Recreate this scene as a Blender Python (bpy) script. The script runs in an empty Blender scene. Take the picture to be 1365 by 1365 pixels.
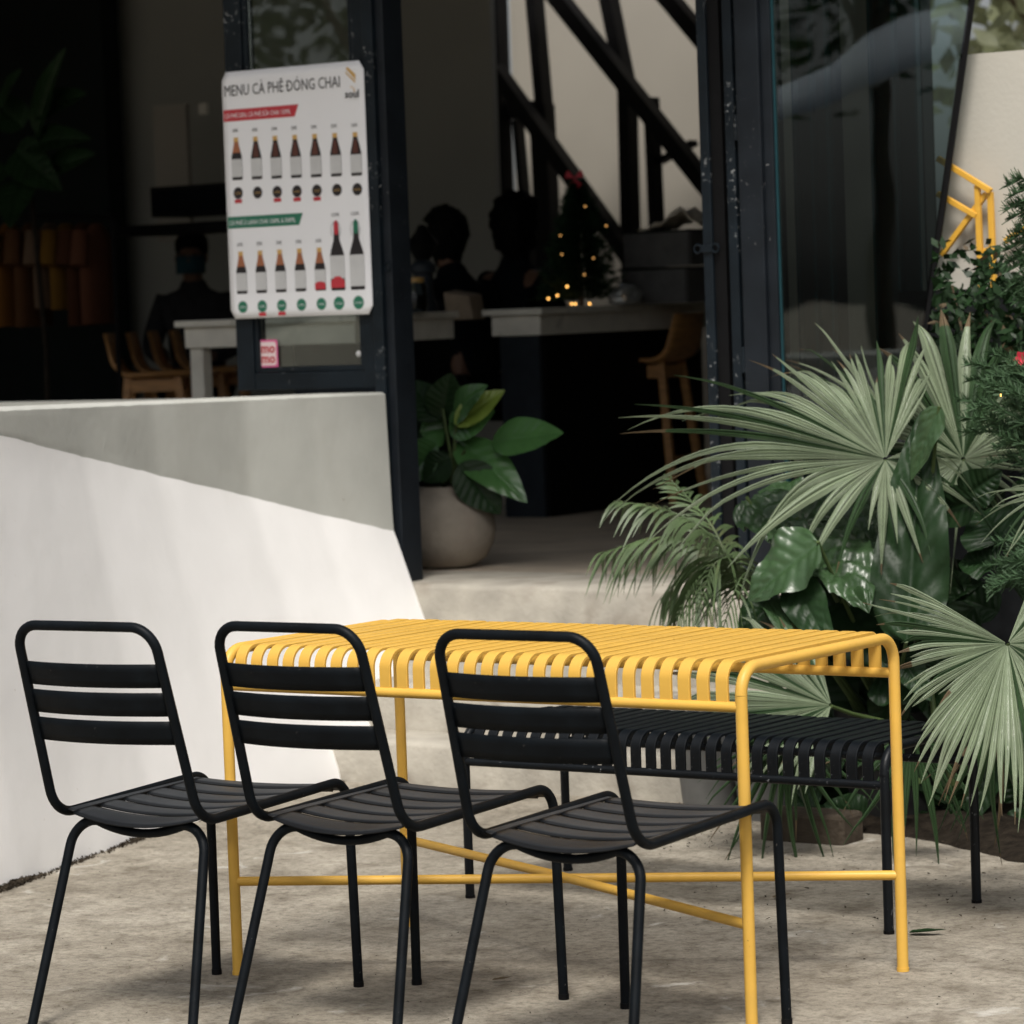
import bpy, bmesh, math, random
from mathutils import Vector, Matrix, noise as mnoise
R = math.radians
random.seed(7)
S = bpy.context.scene
COL = S.collection

# ------------------------------------------------------------------ camera
FPX, CX, CY, CZ, YAW, PIT, ROL = 4543.5, 4.18776, -6.15558, 1.46760, -0.60823, -0.05982, -0.03653
fw = Vector((math.sin(YAW)*math.cos(PIT), math.cos(YAW)*math.cos(PIT), math.sin(PIT)))
rt0 = Vector((math.cos(YAW), -math.sin(YAW), 0)); up0 = rt0.cross(fw)
rt = rt0*math.cos(ROL) + up0*math.sin(ROL); up = -rt0*math.sin(ROL) + up0*math.cos(ROL)
CAMP = Vector((CX, CY, CZ))
cd = bpy.data.cameras.new('camera'); cam = bpy.data.objects.new('camera', cd); COL.objects.link(cam)
m = Matrix((rt, up, -fw)).transposed().to_4x4(); m.translation = CAMP
cam.matrix_world = m
cd.sensor_width = 36; cd.lens = FPX/1365*36
cd.clip_start = 0.05; cd.clip_end = 2000
cd.dof.use_dof = True; cd.dof.focus_distance = 7.55; cd.dof.aperture_fstop = 6.3
S.camera = cam
# ------------------------------------------------------------------ world, sun, exposure
SUN_EL, SUN_AZ = 57, 150      # azimuth measured clockwise from +y
w = bpy.data.worlds.new('World'); S.world = w; w.use_nodes = True
nt = w.node_tree; nt.nodes.clear()
sky = nt.nodes.new('ShaderNodeTexSky'); sky.sky_type = 'NISHITA'; sky.sun_disc = False
sky.sun_elevation = R(SUN_EL); sky.sun_rotation = R(SUN_AZ); sky.dust_density = 5; sky.air_density = 1.0; sky.ozone_density = 1
hs = nt.nodes.new('ShaderNodeHueSaturation'); hs.inputs['Saturation'].default_value = 0.3
bg = nt.nodes.new('ShaderNodeBackground'); bg.inputs['Strength'].default_value = 0.095
wo = nt.nodes.new('ShaderNodeOutputWorld')
nt.links.new(sky.outputs[0], hs.inputs['Color']); nt.links.new(hs.outputs[0], bg.inputs['Color']); nt.links.new(bg.outputs[0], wo.inputs[0])
sd = bpy.data.lights.new('sun', 'SUN'); sun = bpy.data.objects.new('sun', sd); COL.objects.link(sun)
sd.energy = 2.3; sd.angle = R(13); sd.color = (1, .95, .88)
sv = Vector((math.sin(R(SUN_AZ))*math.cos(R(SUN_EL)), math.cos(R(SUN_AZ))*math.cos(R(SUN_EL)), math.sin(R(SUN_EL))))
sun.rotation_euler = sv.to_track_quat('Z', 'Y').to_euler()
S.view_settings.view_transform = 'Standard'; S.view_settings.look = 'None'
S.view_settings.gamma = 1; S.view_settings.exposure = 0.5
S.render.engine = 'CYCLES'

# ------------------------------------------------------------------ helpers
def ray(px, py):
    return (rt*((px-682.5)/FPX) - up*((py-682.5)/FPX) + fw)
def at(px, py, Y):                      # the place on the plane y = Y that the photo shows at px, py
    d = ray(px, py); return CAMP + d*((Y-CY)/d.y)
def atz(px, py, Z):
    d = ray(px, py); return CAMP + d*((Z-CZ)/d.z)

class MB:
    def __init__(s): s.v = []; s.f = []; s.mi = []; s.cm = 0
    def mat(s, i): s.cm = i; return s
    def add(s, vs, fs):
        n = len(s.v); s.v += [tuple(v) for v in vs]
        for f in fs: s.f.append(tuple(n+i for i in f)); s.mi.append(s.cm)
        return s
    def box(s, a, b, jit=0):
        (x0, y0, z0), (x1, y1, z1) = a, b
        vs = [(x, y, z) for z in (z0, z1) for x, y in ((x0, y0), (x1, y0), (x1, y1), (x0, y1))]
        return s.add(vs, [(3, 2, 1, 0), (4, 5, 6, 7), (0, 1, 5, 4), (1, 2, 6, 5), (2, 3, 7, 6), (3, 0, 4, 7)])
    def beam(s, p, q, wd, ht, upv=(0, 0, 1)):   # box section bar from p to q
        p, q = Vector(p), Vector(q); d = (q-p).normalized(); u = Vector(upv)
        sx = d.cross(u)
        if sx.length < 1e-4: sx = Vector((1, 0, 0))
        sx.normalize(); u = sx.cross(d)
        vs = [c + sx*a*wd/2 + u*b*ht/2 for c in (p, q) for a, b in ((-1, -1), (1, -1), (1, 1), (-1, 1))]
        return s.add(vs, [(3, 2, 1, 0), (4, 5, 6, 7), (0, 1, 5, 4), (1, 2, 6, 5), (2, 3, 7, 6), (3, 0, 4, 7)])
    def tube(s, pts, r, seg=12, closed=False, caps=True, r2=None):
        pts = [Vector(p) for p in pts]; n = len(pts); rings = []
        t0 = (pts[1]-pts[0]).normalized()
        a = Vector((0, 0, 1)) if abs(t0.z) < .9 else Vector((1, 0, 0))
        nv = (a - t0*a.dot(t0)).normalized()
        vs = []
        for i, p in enumerate(pts):
            if closed: t = (pts[(i+1) % n]-pts[i-1]).normalized()
            elif i == 0: t = t0
            elif i == n-1: t = (pts[-1]-pts[-2]).normalized()
            else: t = ((pts[i+1]-p).normalized()+(p-pts[i-1]).normalized()).normalized()
            nv = (nv - t*nv.dot(t)).normalized(); b = t.cross(nv)
            rr = r if r2 is None else r+(r2-r)*i/(n-1)
            for k in range(seg):
                an = 2*math.pi*k/seg; vs.append(p + nv*math.cos(an)*rr + b*math.sin(an)*rr)
        fs = []
        for i in range(n if closed else n-1):
            j = (i+1) % n
            for k in range(seg):
                l = (k+1) % seg; fs.append((i*seg+k, i*seg+l, j*seg+l, j*seg+k))
        if caps and not closed:
            fs.append(tuple(range(seg-1, -1, -1))); fs.append(tuple((n-1)*seg+k for k in range(seg)))
        return s.add(vs, fs)
    def lathe(s, prof, c=(0, 0, 0), seg=32):
        vs = []; c = Vector(c)
        for r, z in prof:
            for k in range(seg):
                a = 2*math.pi*k/seg; vs.append(c+Vector((r*math.cos(a), r*math.sin(a), z)))
        fs = [(i*seg+k, i*seg+(k+1) % seg, (i+1)*seg+(k+1) % seg, (i+1)*seg+k) for i in range(len(prof)-1) for k in range(seg)]
        return s.add(vs, fs)
    def grid(s, rows):
        n = len(rows[0]); vs = [v for r in rows for v in r]
        return s.add(vs, [(i*n+j, i*n+j+1, (i+1)*n+j+1, (i+1)*n+j) for i in range(len(rows)-1) for j in range(n-1)])
    def mesh(s, name, smooth=None):
        me = bpy.data.meshes.new(name); me.from_pydata(s.v, [], s.f); me.update()
        if any(s.mi): me.polygons.foreach_set('material_index', s.mi)
        if smooth is not None:
            me.polygons.foreach_set('use_smooth', [True]*len(me.polygons))
            if smooth < 180: me.set_sharp_from_angle(angle=R(smooth))
        return me
    def build(s, name, mats, parent=None, smooth=None, bevel=None, solid=None):
        return put(name, s.mesh(name, smooth), mats, parent, bevel, solid)

def put(name, me, mats, parent=None, bevel=None, solid=None):
    o = bpy.data.objects.new(name, me); COL.objects.link(o)
    if not me.materials:
        for q in (mats if isinstance(mats, (list, tuple)) else [mats]): me.materials.append(q)
    if parent: o.parent = parent
    if solid:
        md = o.modifiers.new('thickness', 'SOLIDIFY'); md.thickness = solid; md.offset = 0
    if bevel:
        md = o.modifiers.new('bevel', 'BEVEL'); md.width = bevel; md.segments = 2; md.limit_method = 'ANGLE'; md.angle_limit = R(40)
    return o
def tag(o, label=None, cat=None, group=None, kind=None):
    if label: o['label'] = label
    if cat: o['category'] = cat
    if group: o['group'] = group
    if kind: o['kind'] = kind
    return o
def thing(name, label, cat, loc=(0, 0, 0), rz=0, group=None):
    o = bpy.data.objects.new(name, None); COL.objects.link(o); o.empty_display_size = .05
    o.location = loc; o.rotation_euler = (0, 0, rz)
    return tag(o, label, cat, group)
def copy_tree(o, parent=None):
    c = o.copy(); COL.objects.link(c); c.parent = parent
    for ch in list(o.children): copy_tree(ch, c)
    return c
def fillet(pts, rad, n=7):
    pts = [Vector(p) for p in pts]
    rads = rad if isinstance(rad, (list, tuple)) else [rad]*len(pts)
    out = [pts[0]]
    for i in range(1, len(pts)-1):
        a, p, b = pts[i-1], pts[i], pts[i+1]
        u, v = (a-p).normalized(), (b-p).normalized()
        ang = u.angle(v); t = min(rads[i]/math.tan(ang/2), .49*(a-p).length, .49*(b-p).length)
        r = t*math.tan(ang/2); c = p+(u+v).normalized()*(r/math.sin(ang/2))
        s, e = p+u*t-c, p+v*t-c
        om = s.angle(e)
        for k in range(n+1):
            f = k/n
            out.append(c+(s*math.sin((1-f)*om)+e*math.sin(f*om))/math.sin(om))
    out.append(pts[-1]); return out
def rnd(a, b): return random.uniform(a, b)

# ------------------------------------------------------------------ materials
def mat(name, col, rough=.6, metal=0, var=.12, scale=18, bump=0, bscale=60, spec=.5, chips=None, tr=0, second=None, coat=0, stretch=None, rustc=None, top_lit=None):
    mm = bpy.data.materials.new(name); mm.use_nodes = True
    t = mm.node_tree; N = t.nodes; L = t.links; N.clear()
    out = N.new('ShaderNodeOutputMaterial'); p = N.new('ShaderNodeBsdfPrincipled'); L.new(p.outputs[0], out.inputs[0])
    p.inputs['Metallic'].default_value = metal; p.inputs['Specular IOR Level'].default_value = spec
    p.inputs['Coat Weight'].default_value = coat
    tc = N.new('ShaderNodeTexCoord'); co = tc.outputs['Object']
    if stretch:
        mp = N.new('ShaderNodeMapping'); mp.inputs['Scale'].default_value = stretch; L.new(co, mp.inputs[0]); co = mp.outputs[0]
    def nz(sc, det=5, dist=0):
        n = N.new('ShaderNodeTexNoise'); n.inputs['Scale'].default_value = sc; n.inputs['Detail'].default_value = det; n.inputs['Distortion'].default_value = dist
        L.new(co, n.inputs['Vector']); return n.outputs['Fac']
    def ramp(src, a, b, c0, c1):
        r = N.new('ShaderNodeValToRGB'); r.color_ramp.elements[0].position = a; r.color_ramp.elements[1].position = b
        r.color_ramp.elements[0].color = (*c0, 1); r.color_ramp.elements[1].color = (*c1, 1); L.new(src, r.inputs[0]); return r.outputs[0]
    def mix(fac, a, b, bt='MIX'):
        x = N.new('ShaderNodeMix'); x.data_type = 'RGBA'; x.blend_type = bt
        for s_, v in ((x.inputs[0], fac), (x.inputs[6], a), (x.inputs[7], b)):
            if hasattr(v, 'links'): L.new(v, s_)
            elif isinstance(v, (int, float)): s_.default_value = v
            else: s_.default_value = (*v, 1)
        return x.outputs[2]
    lo = tuple(c*(1-var) for c in col); hi = tuple(min(1, c*(1+var)) for c in col)
    c = ramp(nz(scale), .3, .7, lo, hi)
    if second: c = mix(ramp(nz(second[1], 6, .4), second[2], second[3], (0, 0, 0), (1, 1, 1)), c, second[0])
    if rustc: c = mix(ramp(nz(rustc[1], 7, .6), rustc[2], rustc[2]+.05, (0, 0, 0), (1, 1, 1)), c, rustc[0])
    rsock = None
    if chips:
        cf = ramp(nz(chips[1], 8, .8), chips[2], chips[2]+.03, (0, 0, 0), (1, 1, 1))
        cf2 = ramp(nz(chips[3], 3), .5, .62, (0, 0, 0), (1, 1, 1))
        f = mix(1.0, cf, cf2, 'MULTIPLY'); c = mix(f, c, chips[0])
    if top_lit:       # paler tone painted as light on upward faces; edges stay dark
        g = N.new('ShaderNodeNewGeometry'); sx = N.new('ShaderNodeSeparateXYZ'); L.new(g.outputs['Normal'], sx.inputs[0])
        up_ = ramp(sx.outputs[2], top_lit[1], top_lit[2], (0, 0, 0), (1, 1, 1)); c = mix(up_, c, mix(ramp(nz(7, 6), .3, .7, (0, 0, 0), (1, 1, 1)), top_lit[0], top_lit[3]))
    L.new(c, p.inputs['Base Color'])
    rr = N.new('ShaderNodeMapRange'); L.new(nz(scale*1.7), rr.inputs[0]); rr.inputs[3].default_value = max(0, rough-.08); rr.inputs[4].default_value = min(1, rough+.08)
    L.new(rr.outputs[0], p.inputs['Roughness'])
    if bump:
        b = N.new('ShaderNodeBump'); b.inputs['Strength'].default_value = bump; b.inputs['Distance'].default_value = .01
        L.new(nz(bscale, 8), b.inputs['Height']); L.new(b.outputs[0], p.inputs['Normal'])
    if tr:
        tb = N.new('ShaderNodeBsdfTranslucent'); L.new(c, tb.inputs[0]); ms = N.new('ShaderNodeMixShader'); ms.inputs[0].default_value = tr
        L.new(p.outputs[0], ms.inputs[1]); L.new(tb.outputs[0], ms.inputs[2]); L.new(ms.outputs[0], out.inputs[0])
    return mm
def emis(name, col, st):
    mm = bpy.data.materials.new(name); mm.use_nodes = True; N = mm.node_tree.nodes; N.clear()
    o = N.new('ShaderNodeOutputMaterial'); e = N.new('ShaderNodeEmission'); e.inputs[0].default_value = (*col, 1); e.inputs[1].default_value = st
    mm.node_tree.links.new(e.outputs[0], o.inputs[0]); return mm
def glassmat(name, tint=(.85, .9, .88), ior=1.5):
    mm = bpy.data.materials.new(name); mm.use_nodes = True; t = mm.node_tree; N = t.nodes; L = t.links; N.clear()
    o = N.new('ShaderNodeOutputMaterial'); fr = N.new('ShaderNodeFresnel'); fr.inputs[0].default_value = ior
    tr = N.new('ShaderNodeBsdfTransparent'); tr.inputs[0].default_value = (*tint, 1)
    gl = N.new('ShaderNodeBsdfGlossy'); gl.inputs['Roughness'].default_value = .01
    n = N.new('ShaderNodeTexNoise'); n.inputs['Scale'].default_value = 1.3; b = N.new('ShaderNodeBump'); b.inputs['Strength'].default_value = .06; b.inputs['Distance'].default_value = .05
    tc = N.new('ShaderNodeTexCoord'); L.new(tc.outputs['Object'], n.inputs['Vector']); L.new(n.outputs['Fac'], b.inputs['Height']); L.new(b.outputs[0], gl.inputs['Normal'])
    ms = N.new('ShaderNodeMixShader'); L.new(fr.outputs[0], ms.inputs[0]); L.new(tr.outputs[0], ms.inputs[1]); L.new(gl.outputs[0], ms.inputs[2]); L.new(ms.outputs[0], o.inputs[0])
    return mm

def ground_mat():
    mm = bpy.data.materials.new('weathered_concrete_ground'); mm.use_nodes = True; t = mm.node_tree; N = t.nodes; L = t.links
    p = N['Principled BSDF']; tc = N.new('ShaderNodeTexCoord'); co = tc.outputs['Object']
    def nz(sc, det, dist=0, vec=None):
        n = N.new('ShaderNodeTexNoise'); n.inputs['Scale'].default_value = sc; n.inputs['Detail'].default_value = det; n.inputs['Roughness'].default_value = .62; n.inputs['Distortion'].default_value = dist
        L.new(vec or co, n.inputs['Vector']); return n.outputs['Fac']
    def ramp(src, *st):
        r = N.new('ShaderNodeValToRGB'); e = r.color_ramp.elements
        while len(e) < len(st): e.new(.5)
        for q, (pos, c) in zip(e, st): q.position = pos; q.color = (*c, 1)
        L.new(src, r.inputs[0]); return r.outputs[0]
    def mix(fac, a, b, bt='MIX'):
        x = N.new('ShaderNodeMix'); x.data_type = 'RGBA'; x.blend_type = bt
        for s_, v in ((x.inputs[0], fac), (x.inputs[6], a), (x.inputs[7], b)):
            if hasattr(v, 'links'): L.new(v, s_)
            elif isinstance(v, (int, float)): s_.default_value = v
            else: s_.default_value = (*v, 1)
        return x.outputs[2]
    base = ramp(nz(1.6, 8, .3), (.28, (.225, .20, .162)), (.5, (.315, .288, .24)), (.72, (.41, .38, .325)))
    med = ramp(nz(8, 11, .4), (.32, (.60, .57, .53)), (.48, (.95, .94, .92)), (.66, (1.16, 1.15, 1.13)))
    c = mix(1, base, med, 'MULTIPLY')
    fine = ramp(nz(48, 11), (.33, (.5, .48, .45)), (.5, (.98, .97, .96)), (.66, (1.2, 1.2, 1.18)))
    c = mix(.72, c, fine, 'MULTIPLY')
    grit = ramp(nz(170, 5), (.36, (.45, .44, .42)), (.47, (1, 1, 1)), (.62, (1, 1, 1)), (.70, (1.4, 1.4, 1.38)))
    c = mix(.5, c, grit, 'MULTIPLY')
    stain = ramp(nz(3.1, 12, .8), (.54, (0, 0, 0)), (.7, (.75, .75, .75)))
    c = mix(stain, c, mix(.4, c, (.14, .115, .085)))
    dirt = ramp(nz(14, 12, 1.5), (.63, (0, 0, 0)), (.68, (.8, .8, .8)))
    c = mix(dirt, c, mix(.6, c, (.1, .085, .07)))
    pale = ramp(nz(5.3, 9, .8), (.62, (0, 0, 0)), (.72, (.7, .7, .7)))
    c = mix(pale, c, (.62, .6, .55))
    # hairline cracks
    wn = N.new('ShaderNodeTexNoise'); wn.inputs['Scale'].default_value = 3.5; wn.inputs['Detail'].default_value = 6; L.new(co, wn.inputs['Vector'])
    ad = N.new('ShaderNodeMix'); ad.data_type = 'VECTOR'; ad.inputs[0].default_value = .22; L.new(co, ad.inputs[4]); L.new(wn.outputs['Color'], ad.inputs[5])
    vo = N.new('ShaderNodeTexVoronoi'); vo.feature = 'DISTANCE_TO_EDGE'; vo.inputs['Scale'].default_value = 1.5; L.new(ad.outputs[1], vo.inputs['Vector'])
    cr = ramp(vo.outputs['Distance'], (.0, (1, 1, 1)), (.012, (0, 0, 0)))
    cm = ramp(nz(2.2, 3), (.52, (0, 0, 0)), (.64, (.4, .4, .4)))
    ck = mix(1, cr, cm, 'MULTIPLY'); c = mix(ck, c, (.09, .08, .065))
    L.new(c, p.inputs['Base Color']); p.inputs['Roughness'].default_value = .88; p.inputs['Specular IOR Level'].default_value = .25
    h = mix(.5, nz(40, 10), nz(150, 5)); b = N.new('ShaderNodeBump'); b.inputs['Strength'].default_value = .8; b.inputs['Distance'].default_value = .014
    L.new(h, b.inputs['Height'])
    b2 = N.new('ShaderNodeBump'); b2.inputs['Strength'].default_value = .5; b2.inputs['Distance'].default_value = .02; L.new(nz(7, 8, .6), b2.inputs['Height']); L.new(b2.outputs[0], b.inputs['Normal'])
    L.new(b.outputs[0], p.inputs['Normal']); return mm

M = {}
M['ground'] = ground_mat()
M['step'] = mat('step_concrete', (.37, .345, .295), .85, var=.2, scale=7, bump=.4, bscale=50, second=((.25, .22, .18), 5, .55, .72), spec=.25)
M['floor'] = mat('floor_concrete', (.54, .465, .37), .5, var=.2, scale=3, bump=.1, second=((.36, .30, .235), 2.2, .5, .7), spec=.4)
M['white'] = mat('white_painted_plaster', (.83, .82, .81), .75, var=.02, scale=5, bump=.1, bscale=22, second=((.78, .77, .755), 3.2, .56, .78), rustc=((.5, .46, .4), 30, .735), spec=.25)
M['render'] = mat('shade_toned_plaster', (.47, .475, .44), .8, var=.05, scale=6, bump=.15, bscale=30, second=((.42, .42, .385), 3, .5, .75), rustc=((.35, .32, .28), 26, .74), spec=.25)  # greyer plaster; shade of the wall's upper band put into its colour
M['soil'] = mat('soil_line', (.045, .036, .026), .95, var=.4, scale=40, bump=.8, bscale=90, spec=0.1)
M['steel'] = mat('navy_steel_paint', (.007, .0115, .016), .45, var=.3, scale=9, bump=.05, chips=((.36, .37, .37), 60, .61, 3.0), spec=.22)
M['steel_clean'] = mat('navy_steel_paint_clean', (.010, .013, .017), .45, var=.25, scale=9, bump=.03, chips=((.2, .2, .2), 90, .68, 3.0), spec=.22)
M['blackpaint'] = mat('black_powder_coat', (.0032, .0048, .0066), .5, var=.3, scale=22, bump=.06, bscale=240, rustc=((.05, .034, .025), 34, .735), chips=((.09, .085, .08), 110, .685, 6), spec=.12)
M['seatblack'] = mat('worn_black_seat', (.004, .005, .0065), .5, var=.3, scale=9, bump=.05, bscale=200, chips=((.10, .10, .10), 130, .69, 7), spec=.3, top_lit=((.031, .034, .0375), .82, .96, (.046, .049, .0525)))  # upward faces paler in colour, as if lit, so the slots read dark
M['benchblack'] = mat('bench_black', (.0035, .005, .0068), .42, var=.25, scale=20, bump=.05, bscale=200, chips=((.2, .21, .22), 90, .66, 9), spec=.22)
M['yellow'] = mat('yellow_powder_coat', (.67, .395, .07), .42, var=.06, scale=14, bump=.04, bscale=260, rustc=((.20, .12, .03), 60, .715), second=((.62, .375, .08), 5, .5, .75), spec=.35)
M['yellow2'] = mat('yellow_frame_paint', (.66, .36, .04), .5, var=.08)
M['pot'] = mat('stone_pot', (.29, .255, .21), .8, var=.2, scale=9, bump=.35, bscale=40, second=((.24, .2, .165), 5, .52, .75), spec=.3)
M['blackpot'] = mat('black_plastic_pot', (.02, .02, .02), .6, var=.2, spec=0.15)
M['greypot'] = mat('grey_pot', (.11, .11, .105), .7, var=.15)
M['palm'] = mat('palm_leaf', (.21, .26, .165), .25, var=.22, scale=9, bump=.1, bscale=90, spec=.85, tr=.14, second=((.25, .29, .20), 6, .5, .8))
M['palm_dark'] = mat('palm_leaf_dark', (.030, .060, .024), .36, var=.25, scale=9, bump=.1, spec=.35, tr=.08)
M['palm_dry'] = mat('palm_leaf_dry', (.12, .085, .045), .7, var=.3, scale=9, tr=.15)
M['stalk'] = mat('stalk_green', (.06, .09, .03), .5, var=.2, spec=.3)
M['fern'] = mat('fern_leaf', (.075, .115, .048), .45, var=.3, scale=12, tr=.12, spec=.35, second=((.13, .13, .06), 7, .55, .75))
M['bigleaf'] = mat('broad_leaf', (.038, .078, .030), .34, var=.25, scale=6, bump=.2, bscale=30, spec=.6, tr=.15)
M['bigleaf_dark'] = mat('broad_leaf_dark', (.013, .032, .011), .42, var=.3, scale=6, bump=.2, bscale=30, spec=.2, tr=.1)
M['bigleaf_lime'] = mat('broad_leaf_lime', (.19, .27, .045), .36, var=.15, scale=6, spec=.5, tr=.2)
M['rubber'] = mat('rubber_leaf', (.06, .15, .045), .24, var=.2, scale=6, bump=.1, bscale=20, spec=.6, tr=.1)
M['needle'] = mat('needle_green', (.05, .095, .045), .5, var=.35, scale=30, tr=.12, spec=.2)
M['needle_dark'] = mat('needle_dark', (.02, .045, .022), .5, var=.35, scale=30, spec=0.1)
M['bark_dark'] = mat('bark_dark', (.02, .016, .012), .9, var=.3, spec=.1)
M['bark'] = mat('bark', (.12, .09, .06), .9, var=.3, bump=.5, spec=0.1)
M['red'] = mat('red_petal', (.6, .03, .06), .5)
M['leafA'] = mat('tree_leaf', (.05, .09, .03), .5, var=.3, tr=.3, spec=0.2)
M['leafpale'] = mat('tree_leaf_pale', (.22, .24, .13), .5, var=.3, tr=.3)
M['beige'] = mat('beige_plaster', (.47, .45, .395), .85, var=.06, scale=3, bump=.1)
M['plinth'] = mat('dark_plinth', (.012, .013, .014), .85, var=.3, spec=.08)
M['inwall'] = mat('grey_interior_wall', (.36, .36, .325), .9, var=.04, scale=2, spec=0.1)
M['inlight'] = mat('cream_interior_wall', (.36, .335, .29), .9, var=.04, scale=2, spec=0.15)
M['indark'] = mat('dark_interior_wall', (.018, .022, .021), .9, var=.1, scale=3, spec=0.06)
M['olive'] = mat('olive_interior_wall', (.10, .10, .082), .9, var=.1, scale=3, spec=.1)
M['tealsteel'] = mat('dark_teal_steel', (.004, .012, .015), .4, var=.2, spec=.3)
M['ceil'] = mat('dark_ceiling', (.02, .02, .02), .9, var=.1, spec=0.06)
M['counter'] = mat('counter_terrazzo', (.74, .71, .63), .6, var=.1, scale=9, bump=.1, second=((.4, .38, .34), 7, .6, .8))
M['cabinet'] = mat('cabinet_steel', (.022, .028, .036), .5, var=.15, spec=.25)
M['black'] = mat('matt_black', (.004, .004, .0045), .6, var=.2, spec=.15)
M['wood'] = mat('stool_wood', (.50, .26, .095), .5, var=.2, scale=12, stretch=(1, 1, 6))
M['glass'] = glassmat('clear_glass')
M['glass2'] = glassmat('tinted_glass', (.58, .66, .65), 1.6)
M['teal'] = mat('teal_glass_edge', (.014, .05, .06), .2, var=.1)
M['paper'] = mat('poster_sheet', (.87, .87, .89), .35, var=.015, scale=3, spec=.4)
M['ink'] = mat('ink_dark', (.05, .05, .055), .5, var=.02)
M['inkred'] = mat('ink_red', (.52, .035, .05), .45, var=.03)
M['inkgreen'] = mat('ink_green', (.02, .17, .10), .45, var=.03)
M['inkbrown'] = mat('ink_brown', (.10, .03, .02), .45, var=.2)
M['inkdk'] = mat('ink_black', (.015, .012, .014), .45, var=.05)
M['inkgold'] = mat('ink_gold', (.62, .38, .12), .45, var=.05)
M['inkamber'] = mat('ink_amber', (.36, .13, .06), .45, var=.05)
M['inkgrey'] = mat('ink_label_grey', (.58, .58, .58), .5, var=.05)
M['pink'] = mat('pink_sticker', (.72, .12, .30), .4, var=.03)
M['pinkpale'] = mat('pale_sticker', (.82, .66, .66), .4, var=.02)
M['skin'] = mat('skin', (.16, .09, .06), .5, var=.06, spec=0.2)
M['hair'] = mat('hair_black', (.004, .004, .004), .7, var=.3, bump=.5, bscale=120, spec=0.08)
M['cloth_dark'] = mat('dark_cloth', (.006, .007, .009), .9, var=.2, spec=0.06)
M['cloth_grey'] = mat('grey_cloth', (.03, .03, .033), .9, var=.2, spec=0.08)
M['mask'] = mat('blue_mask', (.02, .065, .085), .8, var=.05, spec=0.1)
M['fab'] = [mat('garment_%d' % i, c, .9, var=.15, scale=6, spec=.06) for i, c in enumerate([(.13, .055, .012), (.07, .032, .014), (.10, .065, .042), (.12, .062, .012), (.05, .02, .01), (.085, .035, .02), (.08, .04, .015)])]
M['crate'] = mat('grey_crate', (.11, .11, .11), .6, var=.15, spec=0.15)
M['whitecloth'] = mat('white_cloth', (.7, .64, .54), .9, var=.08)
M['brownstone'] = mat('brown_stone', (.06, .048, .036), .9, var=.3, bump=.5, spec=0.1)
M['brown'] = mat('brown_paper', (.28, .22, .16), .85, var=.15)
M['bulb'] = emis('warm_fairy_bulb', (1, .5, .12), 4)
M['bulbdim'] = emis('dim_fairy_bulb', (1, .5, .15), .8)
M['awning'] = mat('pale_blue_fabric', (.70, .76, .84), .8, var=.05)

# ------------------------------------------------------------------ ground
gm = MB(); gm.add([(-300, -300, 0), (300, -300, 0), (300, 300, 0), (-300, 300, 0)], [(0, 1, 2, 3)])
tag(gm.build('ground', M['ground']), 'weathered brown grey concrete patio ground', kind='structure')

# ------------------------------------------------------------------ entrance steps (structure)
def rough_slab(x0, x1, y0, y1, z0, z1, seed, amp=.006, nx=60):
    random.seed(seed); b = MB()
    prof = [(y0, z0), (y0, z0+.3*(z1-z0)), (y0, z1-.018), (y0+.006, z1-.006), (y0+.02, z1), (y0+.5*(y1-y0), z1), (y1, z1)]
    rows = []
    for i in range(nx+1):
        x = x0+(x1-x0)*i/nx; r = []
        for k, (y, z) in enumerate(prof):
            d = mnoise.noise(Vector((x*5, y*9+seed, z*9)))*amp + mnoise.noise(Vector((x*19, y*19+seed, z*19)))*amp*.5
            r.append((x, y+(d if k < 5 else 0), z+(d*.6 if 1 < k < 6 else 0)))
        rows.append(r)
    b.grid(rows)
    for e in (0, nx):
        x = rows[e][0][0]; n = len(b.v); pr = rows[e]
        b.add(pr+[(x, y1, z0)], [tuple(range(len(pr)+1)) if e == 0 else tuple(range(len(pr), -1, -1))])
    return b
st = bpy.data.objects.new('entrance_steps', None); COL.objects.link(st); tag(st, 'worn grey concrete entrance steps beside the white wall', kind='structure')
SY = [2.27, 2.50, 2.73, 2.965]; SZ = [.135, .28, .42, .56]
for i in range(3):
    rough_slab(-2.8, -.95, SY[i], SY[i+1]+.05, -.02, SZ[i], i+1).build('step', M['step'], st, smooth=50)
rough_slab(-2.8, -.95, SY[3], 3.45, -.02, SZ[3], 9).build('landing', M['step'], st, smooth=50)
fl = MB(); fl.box((-11, 3.44, .3), (-.7, 11.3, .555))
tag(fl.build('floor', M['floor']), 'brown grey polished concrete cafe floor', kind='structure')

# ------------------------------------------------------------------ white leaning wall
stn = [(-1.95, .2, -2.074, 1.242, 1.248), (-2.0, .4, -2.133, 1.209, 1.244), (-2.12, .8, -2.281, 1.148, 1.235), (-2.231, 1.223, -2.447, 1.082, 1.225),
       (-2.3, 1.7, -2.591, 1.003, 1.215), (-2.365, 2.26, -2.688, .898, 1.204), (-2.37, 2.6, -2.682, .82, 1.199), (-2.365, 2.965, -2.648, .736, 1.194)]
def lerp_st(f):
    k = min(int(f), len(stn)-2); u = f-k
    return [a+(b-a)*u for a, b in zip(stn[k], stn[k+1])]
W0 = 0.0
wall = thing('plaster_wall', 'leaning white plaster wall with an upper band greyed to carry its shade, left of the steps', 'wall', (-2.2, 1.5, 0))
def wl(b, name, m, sm=60):
    o = b.build(name, m, wall, smooth=sm); o.matrix_parent_inverse = Matrix.Translation((2.2, -1.5, 0)); return o
NS = 90; rows = []; rows2 = []; topr = []
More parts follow.
